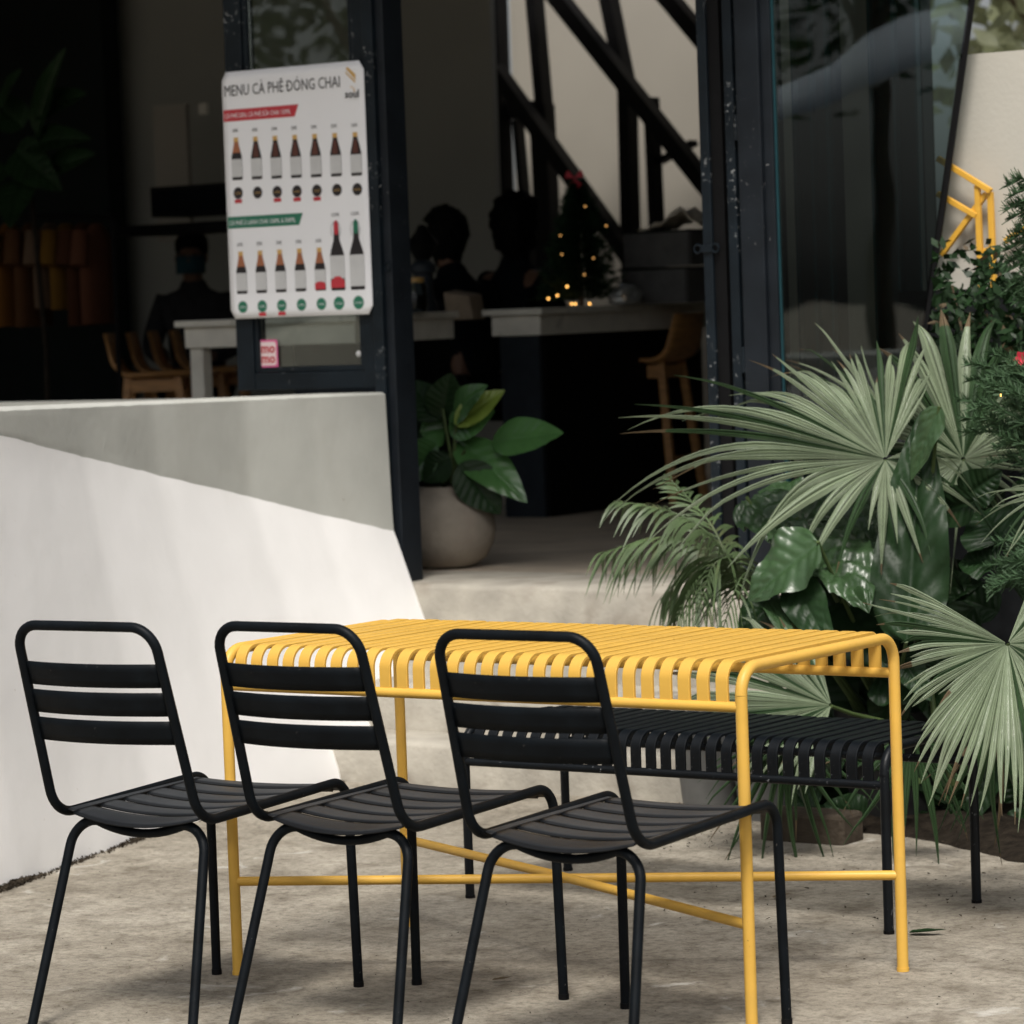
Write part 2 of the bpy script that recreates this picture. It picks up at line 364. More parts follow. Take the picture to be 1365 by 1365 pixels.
for i in range(NS+1):
    f = W0+(len(stn)-1-W0)*i/NS
    bx, by, cx, cz, tz = lerp_st(f)
    cz += .004*mnoise.noise(Vector((by*6, 3, 0)))+.003*mnoise.noise(Vector((by*17, 8, 0)))
    r = []
    for k in range(25):
        u = k/24; x = bx+(cx-bx)*u; z = cz*u
        d = .005*mnoise.noise(Vector((by*2.2, z*2.2, 1)))+.0015*mnoise.noise(Vector((by*11, z*11, 5)))
        if k == 0: z = -.02
        if k == 24: d = 0
        r.append((x+d, by, z))
    rows.append(r)
    r2 = []
    for k in range(9):
        u = k/8; z = cz+(tz-cz)*u
        d = .003*mnoise.noise(Vector((by*3, z*3, 2)))
        r2.append((cx-.03*(z-cz)+(d if 0 < k < 8 else 0), by, z+(.002*mnoise.noise(Vector((by*14, 1, 1))) if k == 8 else 0)))
    rows2.append(r2)
    xt = r2[-1][0]; topr.append([r2[-1], (xt-.012, by, r2[-1][2]+.008), (xt-.26, by, r2[-1][2]+.008), (xt-.26, by, .0)])
b = MB(); b.grid(rows)
e0 = rows[0]; b.add(e0+[(-2.42, .2, 1.21), (-2.42, .2, -.02)], [tuple(range(len(e0)+2))])
wl(b, 'lower_face', M['white'])
b = MB(); b.grid(rows2); e0 = rows2[0]; b.add(e0+[(-2.4, .2, 1.244), (-2.4, .2, 1.205)], [tuple(range(len(e0)+2))]); wl(b, 'upper_band', M['render'])  # 'render' is plaster greyed to carry the upper band's shade
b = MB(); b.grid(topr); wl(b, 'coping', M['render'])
# soil and moss gathered along the wall foot
random.seed(3); b = MB()
for i in range(4200):
    f = rnd(W0, 5.0); bx, by, *_ = lerp_st(f)
    k = max(.05, .5+1.1*mnoise.noise(Vector((by*4, 0, 4))))
    if random.random() > k: continue
    c = Vector((bx+abs(random.gauss(0, .012))-.004, by, rnd(0, .012)*k)); s = rnd(.002, .008)
    b.add([c+Vector((rnd(-s, s), rnd(-s, s), rnd(-s, s))) for _ in range(4)], [(0, 1, 2), (0, 2, 3), (0, 3, 1), (1, 3, 2)])
tag(b.build('soil_crumbs', M['soil']), 'dark soil and moss crumbs along the foot of the white wall', kind='stuff')

# ------------------------------------------------------------------ facade: posts, menu window, door
PB = thing('door_post', 'chipped navy steel door post at the end of the white wall', 'post', (-2.65, 3.02, .56))
def loc(o, root):
    o.matrix_parent_inverse = Matrix.Translation(root.location).inverted(); return o
b = MB(); b.box((-2.708, 2.972, .558), (-2.665, 3.06, 3.7)); loc(b.build('face_plate', M['steel'], PB, bevel=.003), PB)
b = MB(); b.box((-2.6645, 2.99, .558), (-2.632, 3.10, 3.7)); loc(b.build('post_tube', M['steel_clean'], PB, bevel=.003), PB)
b = MB(); b.tube([(-2.648+.012*math.cos(a), 2.986, 1.62+.016*math.sin(a)) for a in [2*math.pi*k/16 for k in range(16)]], .003, 6, closed=True); loc(b.build('latch_ring', M['steel'], PB, smooth=60), PB)

WP = thing('window_panel', 'navy steel framed window panel carrying the menu poster', 'window', (-3.0, 3.03, 1.2))
x0, x1, z0, z1 = -3.315, -2.71, 1.215, 3.7
for nm, a, c in (('jamb', (x0, 2.99, z0), (x0+.075, 3.06, z1)), ('jamb', (x1-.055, 2.99, z0), (x1, 3.06, z1)), ('sill', (x0+.0755, 2.992, z0), (x1-.0555, 3.058, z0+.06))):
    b = MB(); b.box(a, c); loc(b.build(nm, M['steel'], WP, bevel=.003), WP)
gx0, gx1, gz0 = x0+.076, x1-.056, z0+.061
for a, c in (((gx0, 2.998, gz0), (gx0+.018, 3.04, z1)), ((gx1-.018, 2.998, gz0), (gx1, 3.04, z1)), ((gx0+.0185, 2.999, gz0), (gx1-.0185, 3.039, gz0+.018))):
    b = MB(); b.box(a, c); loc(b.build('glazing_bead', M['steel'], WP, bevel=.002), WP)
b = MB(); b.box((gx0+.019, 3.012, gz0+.019), (gx1-.019, 3.018, z1)); loc(b.build('pane', M['glass'], WP), WP)
b = MB(); b.lathe([(0, .006), (.008, .005), (.011, 0)], seg=14); o = b.build('suction_hook', M['inkgrey'], WP, smooth=60)
o.rotation_euler = (R(90), 0, 0); o.location = Vector((gx1-.035, 3.010, gz0+.055))-WP.location

# left part of the facade
lw = thing('low_wall', 'low wall under the open shop front behind the white wall', 'wall', (-5, 3.03, 0))
b = MB(); b.box((-11, 2.99, 0), (-3.32, 3.10, 1.19)); loc(b.build('masonry', M['render'], lw), lw)
b = MB(); b.box((-2.9, 3.0, 0), (-2.72, 3.1, 1.19)); loc(b.build('end_block', M['render'], lw), lw)
b = MB(); b.box((-3.318, 3.0, 0), (-2.9005, 3.1, 1.19)); loc(b.build('under_window', M['render'], lw), lw)
# right: folded door leaves and glass wall
def post(name, label, x0, x1, y0, y1, z0=.558, z1=3.7, m='steel'):
    p = thing(name, label, 'door leaf', ((x0+x1)/2, y0, z0)); b = MB(); b.box((x0, y0, z0), (x1, y1, z1)); loc(b.build('stile', M[m], p, bevel=.003), p); return p
p = post('folded_door_leaf', 'chipped navy steel folding door leaf with a round bolt bracket, nearest the opening', -1.412, -1.378, 2.985, 3.05)
b = MB(); b.box((-1.3775, 2.995, .56), (-1.335, 3.06, 3.7)); loc(b.build('edge_bar', M['black'], p), p)
for dx in (-.032, .032):
    b = MB(); b.tube([(-1.395+dx+.013*math.cos(a), 2.979, 1.63+.013*math.sin(a)) for a in [2*math.pi*k/16 for k in range(16)]], .004, 6, closed=True); loc(b.build('bolt_ring', M['steel'], p, smooth=60), p)
b = MB(); b.box((-1.414, 2.976, 1.618), (-1.376, 2.984, 1.642)); loc(b.build('bracket', M['steel'], p, bevel=.002), p)
p = post('folded_door_leaf', 'narrow paint-flecked navy door leaf in the middle of the folded stack', -1.318, -1.285, 2.985, 3.05)
for z in (1.28, 2.0):
    b = MB(); b.tube([(-1.276, 2.985, z-.04), (-1.276, 2.985, z+.04)], .008, 10); loc(b.build('hinge', M['steel'], p, smooth=50), p)
p = post('glass_wall_frame', 'wide smooth navy steel frame at the left edge of the glass wall', -1.268, -1.185, 2.975, 3.07, .3, 3.7, 'steel_clean')
b = MB(); b.box((-1.184, 2.99, .3), (-1.15, 3.06, 3.7)); loc(b.build('rebate', M['steel_clean'], p, bevel=.002), p)
b = MB(); b.box((-1.1495, 3.0, .3), (-1.143, 3.02, 3.7)); loc(b.build('glass_edge', M['teal'], p), p)
p['category'] = 'frame'
# glass wall with slanting right edge
def glp(px, py): return at(px, py, 3.02)
gz = thing('glass_wall', 'large dark glass pane with a slanting right edge behind the palms', 'glass pane', (-.9, 3.02, .3))
e = glp(1296, 0); e2 = glp(1222, 520)
sl = (e.x-e2.x)/(e.z-e2.z)
xb, xt2 = e2.x+sl*(.98-e2.z), e.x+sl*(3.7-e.z)
b = MB(); b.add([(-1.142, 3.006, .98), (xb, 3.006, .98), (xt2, 3.006, 3.7), (-1.142, 3.006, 3.7), (-1.142, 3.014, .98), (xb, 3.014, .98), (xt2, 3.014, 3.7), (-1.142, 3.014, 3.7)],
    [(0, 1, 2, 3), (7, 6, 5, 4), (1, 5, 6, 2), (0, 4, 5, 1), (3, 2, 6, 7), (4, 0, 3, 7)])
loc(b.build('pane', M['glass2'], gz), gz)
b = MB(); b.beam((xb+.004, 3.01, .98), (xt2+.004, 3.01, 3.7), .02, .007, (0, 1, 0)); loc(b.build('end_strip', M['black'], gz), gz)
# inner folded leaves behind the glass
for i, (pa, pb) in enumerate(((1069, 1116), (1172, 1236))):
    A, B_ = at(pa, 200, 3.22), at(pb, 200, 3.22)
    p = thing('inner_door_leaf', ['dark inner door leaf behind the glass, nearest the navy frame', 'wider dark inner door leaf behind the glass near the slanting edge'][i], 'door leaf', ((A.x+B_.x)/2, 3.2, .56))
    b = MB(); b.box((A.x, 3.2, .56), (B_.x, 3.26, 3.7)); loc(b.build('stile', M['tealsteel'], p), p)
    for f in (.0, .5, .96):
        b = MB(); x = A.x+(B_.x-A.x)*f; b.box((x-.004, 3.17, .56), (x+.004, 3.198, 3.7)); loc(b.build('edge_strip', M['teal'], p), p)
# plinth under the glass and beige yard wall to the right
pl = MB(); pl.box((-.95, 2.93, 0), (2.6, 3.09, .98)); pl.box((xb-.02, 3.03, .981), (2.6, 3.095, at(1300, 385, 3.03).z)); tag(pl.build('plinth_wall_and_shade_backing', M['plinth']), 'dark plinth wall under the glass with an added dark backing behind the shrub', 'wall')  # upper box added as dark backing for the shade between the shrub leaves
yw = MB(); ztop = at(1330, 70, 3.12).z
yw.add([(xb-.06, 3.10, .9), (2.6, 3.10, .9), (2.6, 3.10, ztop), (xb-.06+sl*(ztop-.98), 3.10, ztop), (xb-.06, 3.26, .9), (2.6, 3.26, .9), (2.6, 3.26, ztop), (xb-.06+sl*(ztop-.98), 3.26, ztop)],
    [(0, 1, 2, 3), (7, 6, 5, 4), (1, 5, 6, 2), (0, 4, 5, 1), (3, 2, 6, 7), (4, 0, 3, 7)])
tag(yw.build('yard_wall', M['beige']), 'beige plastered yard wall right of the slanting glass edge', 'wall')

# ------------------------------------------------------------------ building shell (room)
def shell(name, label, pts, m, thick):
    b = MB(); b.add(pts, [tuple(range(len(pts)))]); return tag(b.build(name, m, solid=thick), label, 'wall')
HZ = 4.0
b = MB(); b.box((-11.2, 1.5, 3.72), (-.75, 9.05, 3.95)); b.box((-11.2, 9.05, 3.72), (-7.1, 11.4, 3.95)); b.box((-5.2, 9.05, 3.72), (-4.2, 11.4, 3.95)); b.box((-7.1, 10.35, 3.72), (-5.2, 11.4, 3.95))  # unseen overhang added to dim the room; gap added to light the stair wall
tag(b.build('ceiling', M['ceil']), 'dark cafe ceiling slab with an added overhang and an added light opening over the stair', kind='structure')
def wallbox(name, label, a, c, m):
    b = MB(); b.box(a, c); return tag(b.build(name, m), label, 'wall')
xg = at(660, 200, 9.0).x
wallbox('back_wall', 'plain grey wall inside the cafe behind the seated people', (-9.2, 9.0, .5), (xg, 9.04, 3.72), M['inwall'])
wallbox('stair_wall', 'cream wall behind the steel staircase', (xg-.8, 10.35, .5), (-4.7, 10.5, 3.72), M['inlight'])
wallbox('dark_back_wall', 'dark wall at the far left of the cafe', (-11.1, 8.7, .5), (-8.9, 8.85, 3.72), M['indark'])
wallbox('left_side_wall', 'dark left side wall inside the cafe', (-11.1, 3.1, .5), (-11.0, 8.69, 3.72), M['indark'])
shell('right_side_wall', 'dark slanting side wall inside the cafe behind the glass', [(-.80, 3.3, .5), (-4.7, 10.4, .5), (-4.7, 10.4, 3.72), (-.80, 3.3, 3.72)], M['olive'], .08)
# soffit beam over the shop front (upper floor edge)
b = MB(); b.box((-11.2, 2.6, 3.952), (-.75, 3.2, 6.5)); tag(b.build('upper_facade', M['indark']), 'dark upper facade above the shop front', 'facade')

# ------------------------------------------------------------------ steel staircase
sc = thing('steel_staircase', 'dark steel staircase with diagonal stringers in front of the cream wall', 'staircase', (-6.0, 9.7, .56))
def bm_part(name, p, q, wd, ht, m, root):
    b = MB(); b.beam(p, q, wd, ht, (0, 1, 0)); return loc(b.build(name, m, root), root)
Yst = 9.55
for nm, a, c, t in (('stringer', (722, -30), (960, 270), .085), ('stringer', (660, 92), (860, 372), .075), ('stringer', (868, -30), (960, 80), .085)):
    bm_part(nm, at(*a, Yst), at(*c, Yst), t, .10, M['black'], sc)
for a, c, t in (((664, -20), (678, 410), .055), ((711, -20), (725, 140), .06), ((722, 140), (735, 410), .11), ((808, -20), (836, 120), .07), ((836, 120), (843, 410), .07), ((868, 130), (880, 410), .045)):
    bm_part('post', at(*a, Yst+.15), at(*c, Yst+.15), t, .1, M['black'], sc)
for a, c, t in (((668, 148), (722, 146), .10), ((690, 160), (712, 400), .03), ((880, 215), (925, 190), .03)):
    bm_part('cross_bar', at(*a, Yst+.2), at(*c, Yst+.2), t, .08, M['black'], sc)

# ------------------------------------------------------------------ counters
def counter(label, x0, x1, y0, y1, leg=None, cab=None):
    t = thing('bar_counter', label, 'counter', ((x0+x1)/2, (y0+y1)/2, .555))
    b = MB(); b.box((x0-.03, y0-.03, 1.435), (x1+.03, y1, 1.462)); loc(b.build('counter_top', M['counter'], t, bevel=.004), t)
    b = MB(); b.box((x0, y0, 1.345), (x1, y1, 1.4345)); loc(b.build('apron', M['counter'], t, bevel=.004), t)
    if leg:
        for (lx, ly) in leg:
            b = MB(); b.box((lx-.035, ly-.03, .556), (lx+.035, ly+.03, 1.3445)); loc(b.build('leg', M['counter'], t, bevel=.004), t)
    if cab:
        b = MB(); b.box(*cab[0]); loc(b.build('cabinet_face', M['cabinet'], t), t)
        b = MB(); b.box(*cab[1]); loc(b.build('cabinet_shaded_side', M['black'], t), t)  # side coloured black to stand for the face turned from the light
    return t
xl = at(245, 430, 5).x; xr = at(472, 420, 5).x
counter('long pale stone bar counter behind the menu poster', xl, xr, 5.0, 5.70, leg=[(at(268, 480, 5.05).x, 5.05)], cab=(((xl+.35, 5.3, .556), (xr-.02, 5.32, 1.344)), ((xl+.33, 5.325, .556), (xr-.01, 5.68, 1.344))))
xl = at(655, 430, 6).x; xr = at(720, 430, 6).x
counter('pale stone bar counter with the little Christmas tree on it', xl, xr, 6.0, 7.6, leg=[(at(850, 450, 7.5).x, 7.5)], cab=(((xl+.02, 6.03, .556), (xr-.03, 6.05, 1.344)), ((xl+.03, 6.055, .556), (xr-.02, 7.35, 1.344))))

# ------------------------------------------------------------------ stools
def stool():
    t = thing('bar_stool', '', 'stool')
    # bent ply shell: seat running into a low back
    prof = fillet([(0, -.20, .66), (0, .17, .655), (0, .215, .86)], .09, 8)
    rows = []
    for p in prof:
        r = []
        for k in range(9):
            u = k/4-1; dip = .018*(1-u*u); wz = .20 if p.z < .72 else .20-.25*(p.z-.72)
            r.append((u*wz, p.y+(dip if p.z > .72 else 0), p.z-(dip if p.z < .72 else 0)))
        rows.append(r)
    b = MB(); b.grid(rows); b.build('seat_shell', M['wood'], t, smooth=60, solid=.016)
    for sx in (-1, 1):
        for sy in (-1, 1):
            b = MB(); b.beam((sx*.12, sy*.12, .645), (sx*.19, sy*.19, .0), .036, .036, (0, 1, 0)); b.build('leg', M['wood'], t, bevel=.004)
    for a, c in (((-.125, -.125, .60), (.125, -.125, .60)), ((-.125, .125, .60), (.125, .125, .60)), ((-.125, -.125, .601), (-.125, .125, .601)), ((.125, -.125, .601), (.125, .125, .601)), ((-.17, -.17, .2), (.17, -.17, .2)), ((-.165, .17, .2), (.165, .17, .2))):
        b = MB(); b.beam(a, c, .025, .06 if c[2] > .5 else .03, (0, 0, 1)); b.build('rail', M['wood'], t)
    return t
s0 = stool()
s0.location = (at(862, 478, 7.0).x, 7.0, .555); s0.rotation_euler = (0, 0, R(-80)); s0['label'] = 'tall wooden bar stool beside the counter, right of the doorway'
lab = ['leftmost wooden stool of the row behind the white wall', 'second wooden stool from the left in the row behind the wall', 'third wooden stool from the left in the row behind the wall', 'wooden stool of the row half hidden by the white counter leg']
for i, (px, yy) in enumerate(((203, 6.5), (231, 6.8), (259, 7.1), (287, 7.4))):
    c = copy_tree(s0); q = at(px+4, 500, yy); c.location = (q.x, yy, .555); c.rotation_euler = (0, 0, R(125)); c['label'] = lab[i]; c['group'] = 'row of wooden stools behind the wall'

# ------------------------------------------------------------------ menu poster
PW, PH = .612, .845
PO = thing('menu_poster', 'white menu poster with rows of coffee bottles hung on the window panel', 'poster', (-3.007, 2.968, 1.464))
PO.rotation_euler = (0, R(.0), 0)
def wave(x, z): return -.004*math.sin(x*7+.6)*max(0, (z-.55)) - .006*max(0, z-.75)*math.sin(x*11)
rows = []
for j in range(29):
    z = PH*j/28; r = []
    ins = 0
    rad = .018
    dz = min(z, PH-z)
    if dz < rad: ins = rad-math.sqrt(max(0, rad*rad-(rad-dz)**2))
    for i in range(25):
        x = (-PW/2+ins)+(PW-2*ins)*i/24; r.append((x, wave(x, z), z))
    rows.append(r)
b = MB(); b.grid(rows); b.build('sheet', M['paper'], PO, smooth=180, solid=.002)
def flat(name, polys, mats, lift=.002, parent=None):
    b = MB()
    for mi, pts in polys:
        b.mat(mi); b.add([(x, wave(x, z)-lift-.0004*mi, z) for x, z in pts], [tuple(range(len(pts)))])
    return b.build(name, mats, parent or PO)
def text_mesh(s, size, align='LEFT', bold=0):
    cu = bpy.data.curves.new('t', 'FONT'); cu.body = s; cu.size = size; cu.align_x = align; cu.resolution_u = 2; cu.offset = bold
    o = bpy.data.objects.new('t', cu); COL.objects.link(o)
    dg = bpy.context.evaluated_depsgraph_get(); me = bpy.data.meshes.new_from_object(o.evaluated_get(dg))
    bpy.data.objects.remove(o); bpy.data.curves.remove(cu); return me
def text(name, s, x, z, size, m, width=None, align='LEFT', parent=None, lift=.0036, shear=0, wv=wave, bold=0):
    me = text_mesh(s, size, align, bold)
    if len(me.vertices) == 0: return None
    xs = [v.co.x for v in me.vertices]; wd = max(xs)-min(xs)
    k = width/wd if width else 1
    for v in me.vertices:
        X = x+v.co.x*k+shear*v.co.y; Z = z+v.co.y; v.co = (X, wv(X, Z)-lift, Z)
    me.materials.clear()
    return put(name, me, m, parent or PO)
# poster pixel frame: photo coordinates of the poster corners give u, v
def pz(py): return PH*(1-(py-97)/328.)
text('title', 'MENU CÀ PHÊ DÓNG CHAI', -.296, .762, .054, M['ink'], .50)
flat('title_stroke', [(0, [(-.0255, .7795), (-.0115, .7795), (-.0115, .7835), (-.0255, .7835)])], M['ink'], lift=.0037)
lg = flat('logo', [(0, [(.232, .822), (.242, .826), (.272, .800), (.272, .780)]), (0, [(.232, .812), (.272, .776), (.268, .772), (.232, .806)])], M['inkgold'])
text('logo_mark', '“s', .250, .742, .03, M['inkgold'], .018)
text('logo_word', 'soul', .226, .724, .036, M['ink'], .058, bold=.0008); text('logo_strapline', 'COFFEE', .240, .716, .007, M['inkgrey'], .04)
flat('red_banner', [(0, [(-.303, .676), (-.303, .716), (.026, .716), (.008, .676)])], M['inkred'])
text('red_banner_words', 'CÀ PHÊ DEN, CÀ PHÊ SỮA CHAI 150ML', -.296, .687, .022, M['paper'], .288)
flat('green_banner', [(0, [(-.303, .310), (-.303, .350), (.026, .350), (.008, .310)])], M['inkgreen'])
text('green_banner_words', 'CÀ PHÊ Ủ LẠNH CHAI 150ML & 500ML', -.294, .321, .022, M['paper'], .288)
def bottle(x, z, h, kind, price, badge, red):
    w_ = .023; L = .38
    def sy(pts): return [(x+a, z+c*h) for a, c in pts]+[(x-a, z+c*h) for a, c in reversed(pts)]
    ps = [(0, sy([(w_*.9, 0), (w_, .03), (w_, .5), (w_*.95, .56), (w_*.45, .84), (w_*.42, .9)])),
          (2, sy([(w_*.42, .895), (w_*.42, 1.0)])),
          (3, sy([(w_*1.0, .07), (w_*1.0, .49)]))]
    if kind == 'amber': ps.append((1, sy([(w_*.80, .64), (w_*.45, .84), (w_*.42, .895)])))
    if kind == 'plum': ps.append((4, sy([(w_*.5, .52), (w_*.5, .6), (w_*.25, .84)])))
    if kind == 'red': ps += [(1, sy([(w_*.80, .64), (w_*.45, .84), (w_*.42, .895)])), (5, sy([(w_*.97, .03), (w_, .07), (w_, .17), (w_*.3, .21)]))]
    o = flat('printed_bottle', ps, [M['inkdk'], M['inkamber'], M['inkgold'], M['inkgrey'], M['inkbrown'], M['inkred']])
    text('price', price, x, z+h+.018, .017, M['ink'], .026, 'CENTER')
    c0 = z-.045; rr = .0205
    bd = flat('badge', [(0, [(x+rr*math.cos(a), c0+rr*math.sin(a)) for a in [2*math.pi*k/20 for k in range(20)]])], M[badge])
    text('badge_word', 'COFFEE', x, c0-.004, .009, M['inkgold' if badge == 'inkdk' else 'paper'], .028, 'CENTER')
    if red: flat('hot_tag', [(0, [(x-.016, c0-.034), (x+.016, c0-.034), (x+.016, c0-.0215), (x-.016, c0-.0215)])], M['inkred'], lift=.0026)
xs = [-.252+.0855*i for i in range(7)]
for i, (pr, rd) in enumerate(zip(['49K', '45K', '59K', '59K', '59K', '55K', '55K'], [1, 0, 1, 1, 1, 0, 0])):
    bottle(xs[i], .475-.002*i, .145, 'amber' if i == 0 else 'plum', pr, 'inkdk', rd)
for i, (pr, rd) in enumerate(zip(['69K', '59K', '59K', '55K', '65K'], [0, 1, 1, 0, 0])):
    bottle(xs[i], .085, .145, 'red' if i == 4 else 'amber', pr, 'inkgreen', rd)
for i, (x, cap) in enumerate(((.165, 'inkred'), (.248, 'inkgreen'))):
    z, h, w_ = .083, .235, .030
    def sy(pts): return [(x+a, z+c*h) for a, c in pts]+[(x-a, z+c*h) for a, c in reversed(pts)]
    ps = [(0, sy([(w_*.9, 0), (w_, .02), (w_, .5), (w_*.85, .57), (w_*.42, .72), (w_*.34, .9)])), (1, sy([(w_*.24, .80), (w_*.33, .86), (w_*.33, .95), (w_*.15, 1.0)])), (2, sy([(w_, .05 if i else .17), (w_, .5)]))]
    if i == 0: ps.append((3, sy([(w_, .04), (w_, .13), (w_*.4, .2)])))
    flat('printed_swing_top_bottle', ps, [M['inkdk'], M[cap], M['inkgrey'], M['inkred']])
    b = MB(); b.tube([(x-.017, -.0045, z+h*.78), (x-.02, -.0045, z+h*.88), (x-.012, -.0045, z+h*.97), (x+.012, -.0045, z+h*.97), (x+.02, -.0045, z+h*.88), (x+.017, -.0045, z+h*.78)], .0007, 5); b.build('wire_bail', M['ink'], PO)
    text('price', '125K', x, z+h+.014, .017, M['ink'], .034, 'CENTER')
    c0 = .040; rr = .0225
    flat('badge', [(0, [(x+rr*math.cos(a), c0+rr*math.sin(a)) for a in [2*math.pi*k/20 for k in range(20)]])], M['inkgreen'])
    text('badge_word', 'COFFEE', x, c0-.004, .009, M['paper'], .03, 'CENTER')
# sticker
SK = thing('payment_sticker', 'square pink and white MO MO sticker stuck on the window below the poster', 'sticker', at(358, 477, 3.009))
def fz(x, z): return 0
def sflat(name, x0, x1, z0, z1, m, lift, rad=.008):
    pts = []
    for cx, cz, a0 in ((x1-rad, z1-rad, 0), (x0+rad, z1-rad, 90), (x0+rad, z0+rad, 180), (x1-rad, z0+rad, 270)):
        for k in range(5): a = R(a0+22.5*k); pts.append((cx+rad*math.cos(a), -lift, cz+rad*math.sin(a)))
    b = MB(); b.add(pts, [tuple(range(len(pts)))]); return b.build(name, m, SK)
sflat('backing', -.046, .042, -.062, .062, M['pink'], .001)
sflat('white_field', -.039, .036, -.026, .055, M['pinkpale'], .0018)
text('letters', 'mo', -.030, .018, .046, M['inkred'], .060, parent=SK, lift=.0028, wv=fz, bold=.0014)
text('letters', 'mo', -.030, -.017, .046, M['inkred'], .060, parent=SK, lift=.0028, wv=fz, bold=.0014)
text('small_print', 'QUÉT MÃ', -.034, -.052, .016, M['pinkpale'], .062, parent=SK, lift=.0022, wv=fz)

# ------------------------------------------------------------------ leaves
def broad_leaf(root, name, base, tip, width, m, nrm=(0, 0, 1), droop=.15, fold=.25, wav=.04, veins=8, curl=0, seed=0, petiole=None, ends=(.55, .75), relief=.012, crinkle=0, stalk='stalk'):
    base, tip = Vector(base), Vector(tip); d = tip-base; L = d.length; d.normalize()
    n = Vector(nrm); n = (n-d*n.dot(d)).normalized(); s = d.cross(n)
    rows = []; NL, NW = 40, 14
    for i in range(NL+1):
        u = i/NL
        wd = width/2*(math.sin(math.pi*min(1, u**ends[0]))**ends[1])*(1 if u < .999 else 0)
        wd = max(wd, .0015)
        r = []
        for j in range(-NW, NW+1):
            v = j/NW
            ph = (u*veins-abs(v)*1.4)
            z = fold*abs(v)*wd + wav*wd*math.sin(u*13+v*2+seed*1.7)*abs(v)**2 - relief*abs(math.sin(math.pi*ph))**.5*min(1, 4*abs(v))*(1-.4*abs(v))*min(1, wd/.03)*-1 - relief
            z -= droop*L*u*u*(1+curl*u)
            if crinkle: z += crinkle*(mnoise.noise(Vector((u*14+seed, v*6, seed)))+.5*mnoise.noise(Vector((u*33+seed, v*15, seed))))*min(1, wd/.03)
            r.append(base+d*(L*u)*(1-.1*abs(droop)*u)+s*(v*wd)+n*z)
        rows.append(r)
    b = MB(); b.grid(rows); o = b.build(name, m, root, smooth=180)
    if petiole:
        mid = (Vector(petiole)+base)/2+Vector((0, 0, .03)); b = MB()
        pts = [Vector(petiole)+(mid-Vector(petiole))*t*2 if t <= .5 else mid+(base-mid)*(t-.5)*2 for t in [k/8 for k in range(9)]]
        b.tube(pts, .009, 7, r2=.005); q = b.build('stalk', M[stalk], o)
    return o
# planted stone pot inside the doorway
pc = Vector((at(594, 700, 3.62).x, 3.62, .556))
PP = thing('stone_pot', 'round rough stone pot standing just inside the doorway', 'pot', pc)
b = MB(); prof = [(.0, 0), (.075, .0), (.105, .008), (.142, .035), (.168, .08), (.178, .13), (.172, .18), (.150, .225), (.118, .258), (.092, .275), (.088, .288), (.078, .288), (.078, .27), (.0, .265)]
b.lathe(prof, seg=40); b.build('pot_body', M['pot'], PP, smooth=50)
RP = thing('rubber_plant', 'glossy broad leaved rubber plant growing in the stone pot', 'plant', pc+Vector((0, 0, .3)))
def P2(px, py, dy=0): return at(px, py, 3.62+dy)-RP.location
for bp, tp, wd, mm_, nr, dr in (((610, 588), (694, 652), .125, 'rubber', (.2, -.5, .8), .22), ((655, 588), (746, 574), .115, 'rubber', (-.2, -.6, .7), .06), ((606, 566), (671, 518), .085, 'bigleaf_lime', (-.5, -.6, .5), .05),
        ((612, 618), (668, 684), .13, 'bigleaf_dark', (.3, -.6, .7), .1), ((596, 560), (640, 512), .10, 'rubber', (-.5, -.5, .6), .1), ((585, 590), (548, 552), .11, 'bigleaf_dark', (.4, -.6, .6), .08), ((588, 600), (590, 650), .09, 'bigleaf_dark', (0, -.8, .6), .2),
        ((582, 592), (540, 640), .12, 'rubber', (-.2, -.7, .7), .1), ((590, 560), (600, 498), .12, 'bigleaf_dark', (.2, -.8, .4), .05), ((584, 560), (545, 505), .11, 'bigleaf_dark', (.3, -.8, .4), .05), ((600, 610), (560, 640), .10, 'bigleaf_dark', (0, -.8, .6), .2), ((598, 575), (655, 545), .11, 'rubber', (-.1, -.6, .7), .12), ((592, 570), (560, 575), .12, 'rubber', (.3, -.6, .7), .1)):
    broad_leaf(RP, 'leaf', P2(*bp, rnd(-.06, .06)), P2(*tp, rnd(-.12, .05)), wd*1.25, M[mm_], -fw*.75+Vector(nr)*.6, droop=dr, fold=.18, relief=.004, seed=rnd(0, 9), ends=(.75, .8))
b = MB()
for tx, ty in ((608, 560), (590, 545), (600, 600), (620, 600)):
    b.tube([Vector((rnd(-.02, .02), rnd(-.02, .02), 0)), P2(604, 625), P2(tx, ty)], .008, 7, r2=.005)
b.build('stem', M['stalk'], RP, smooth=60)

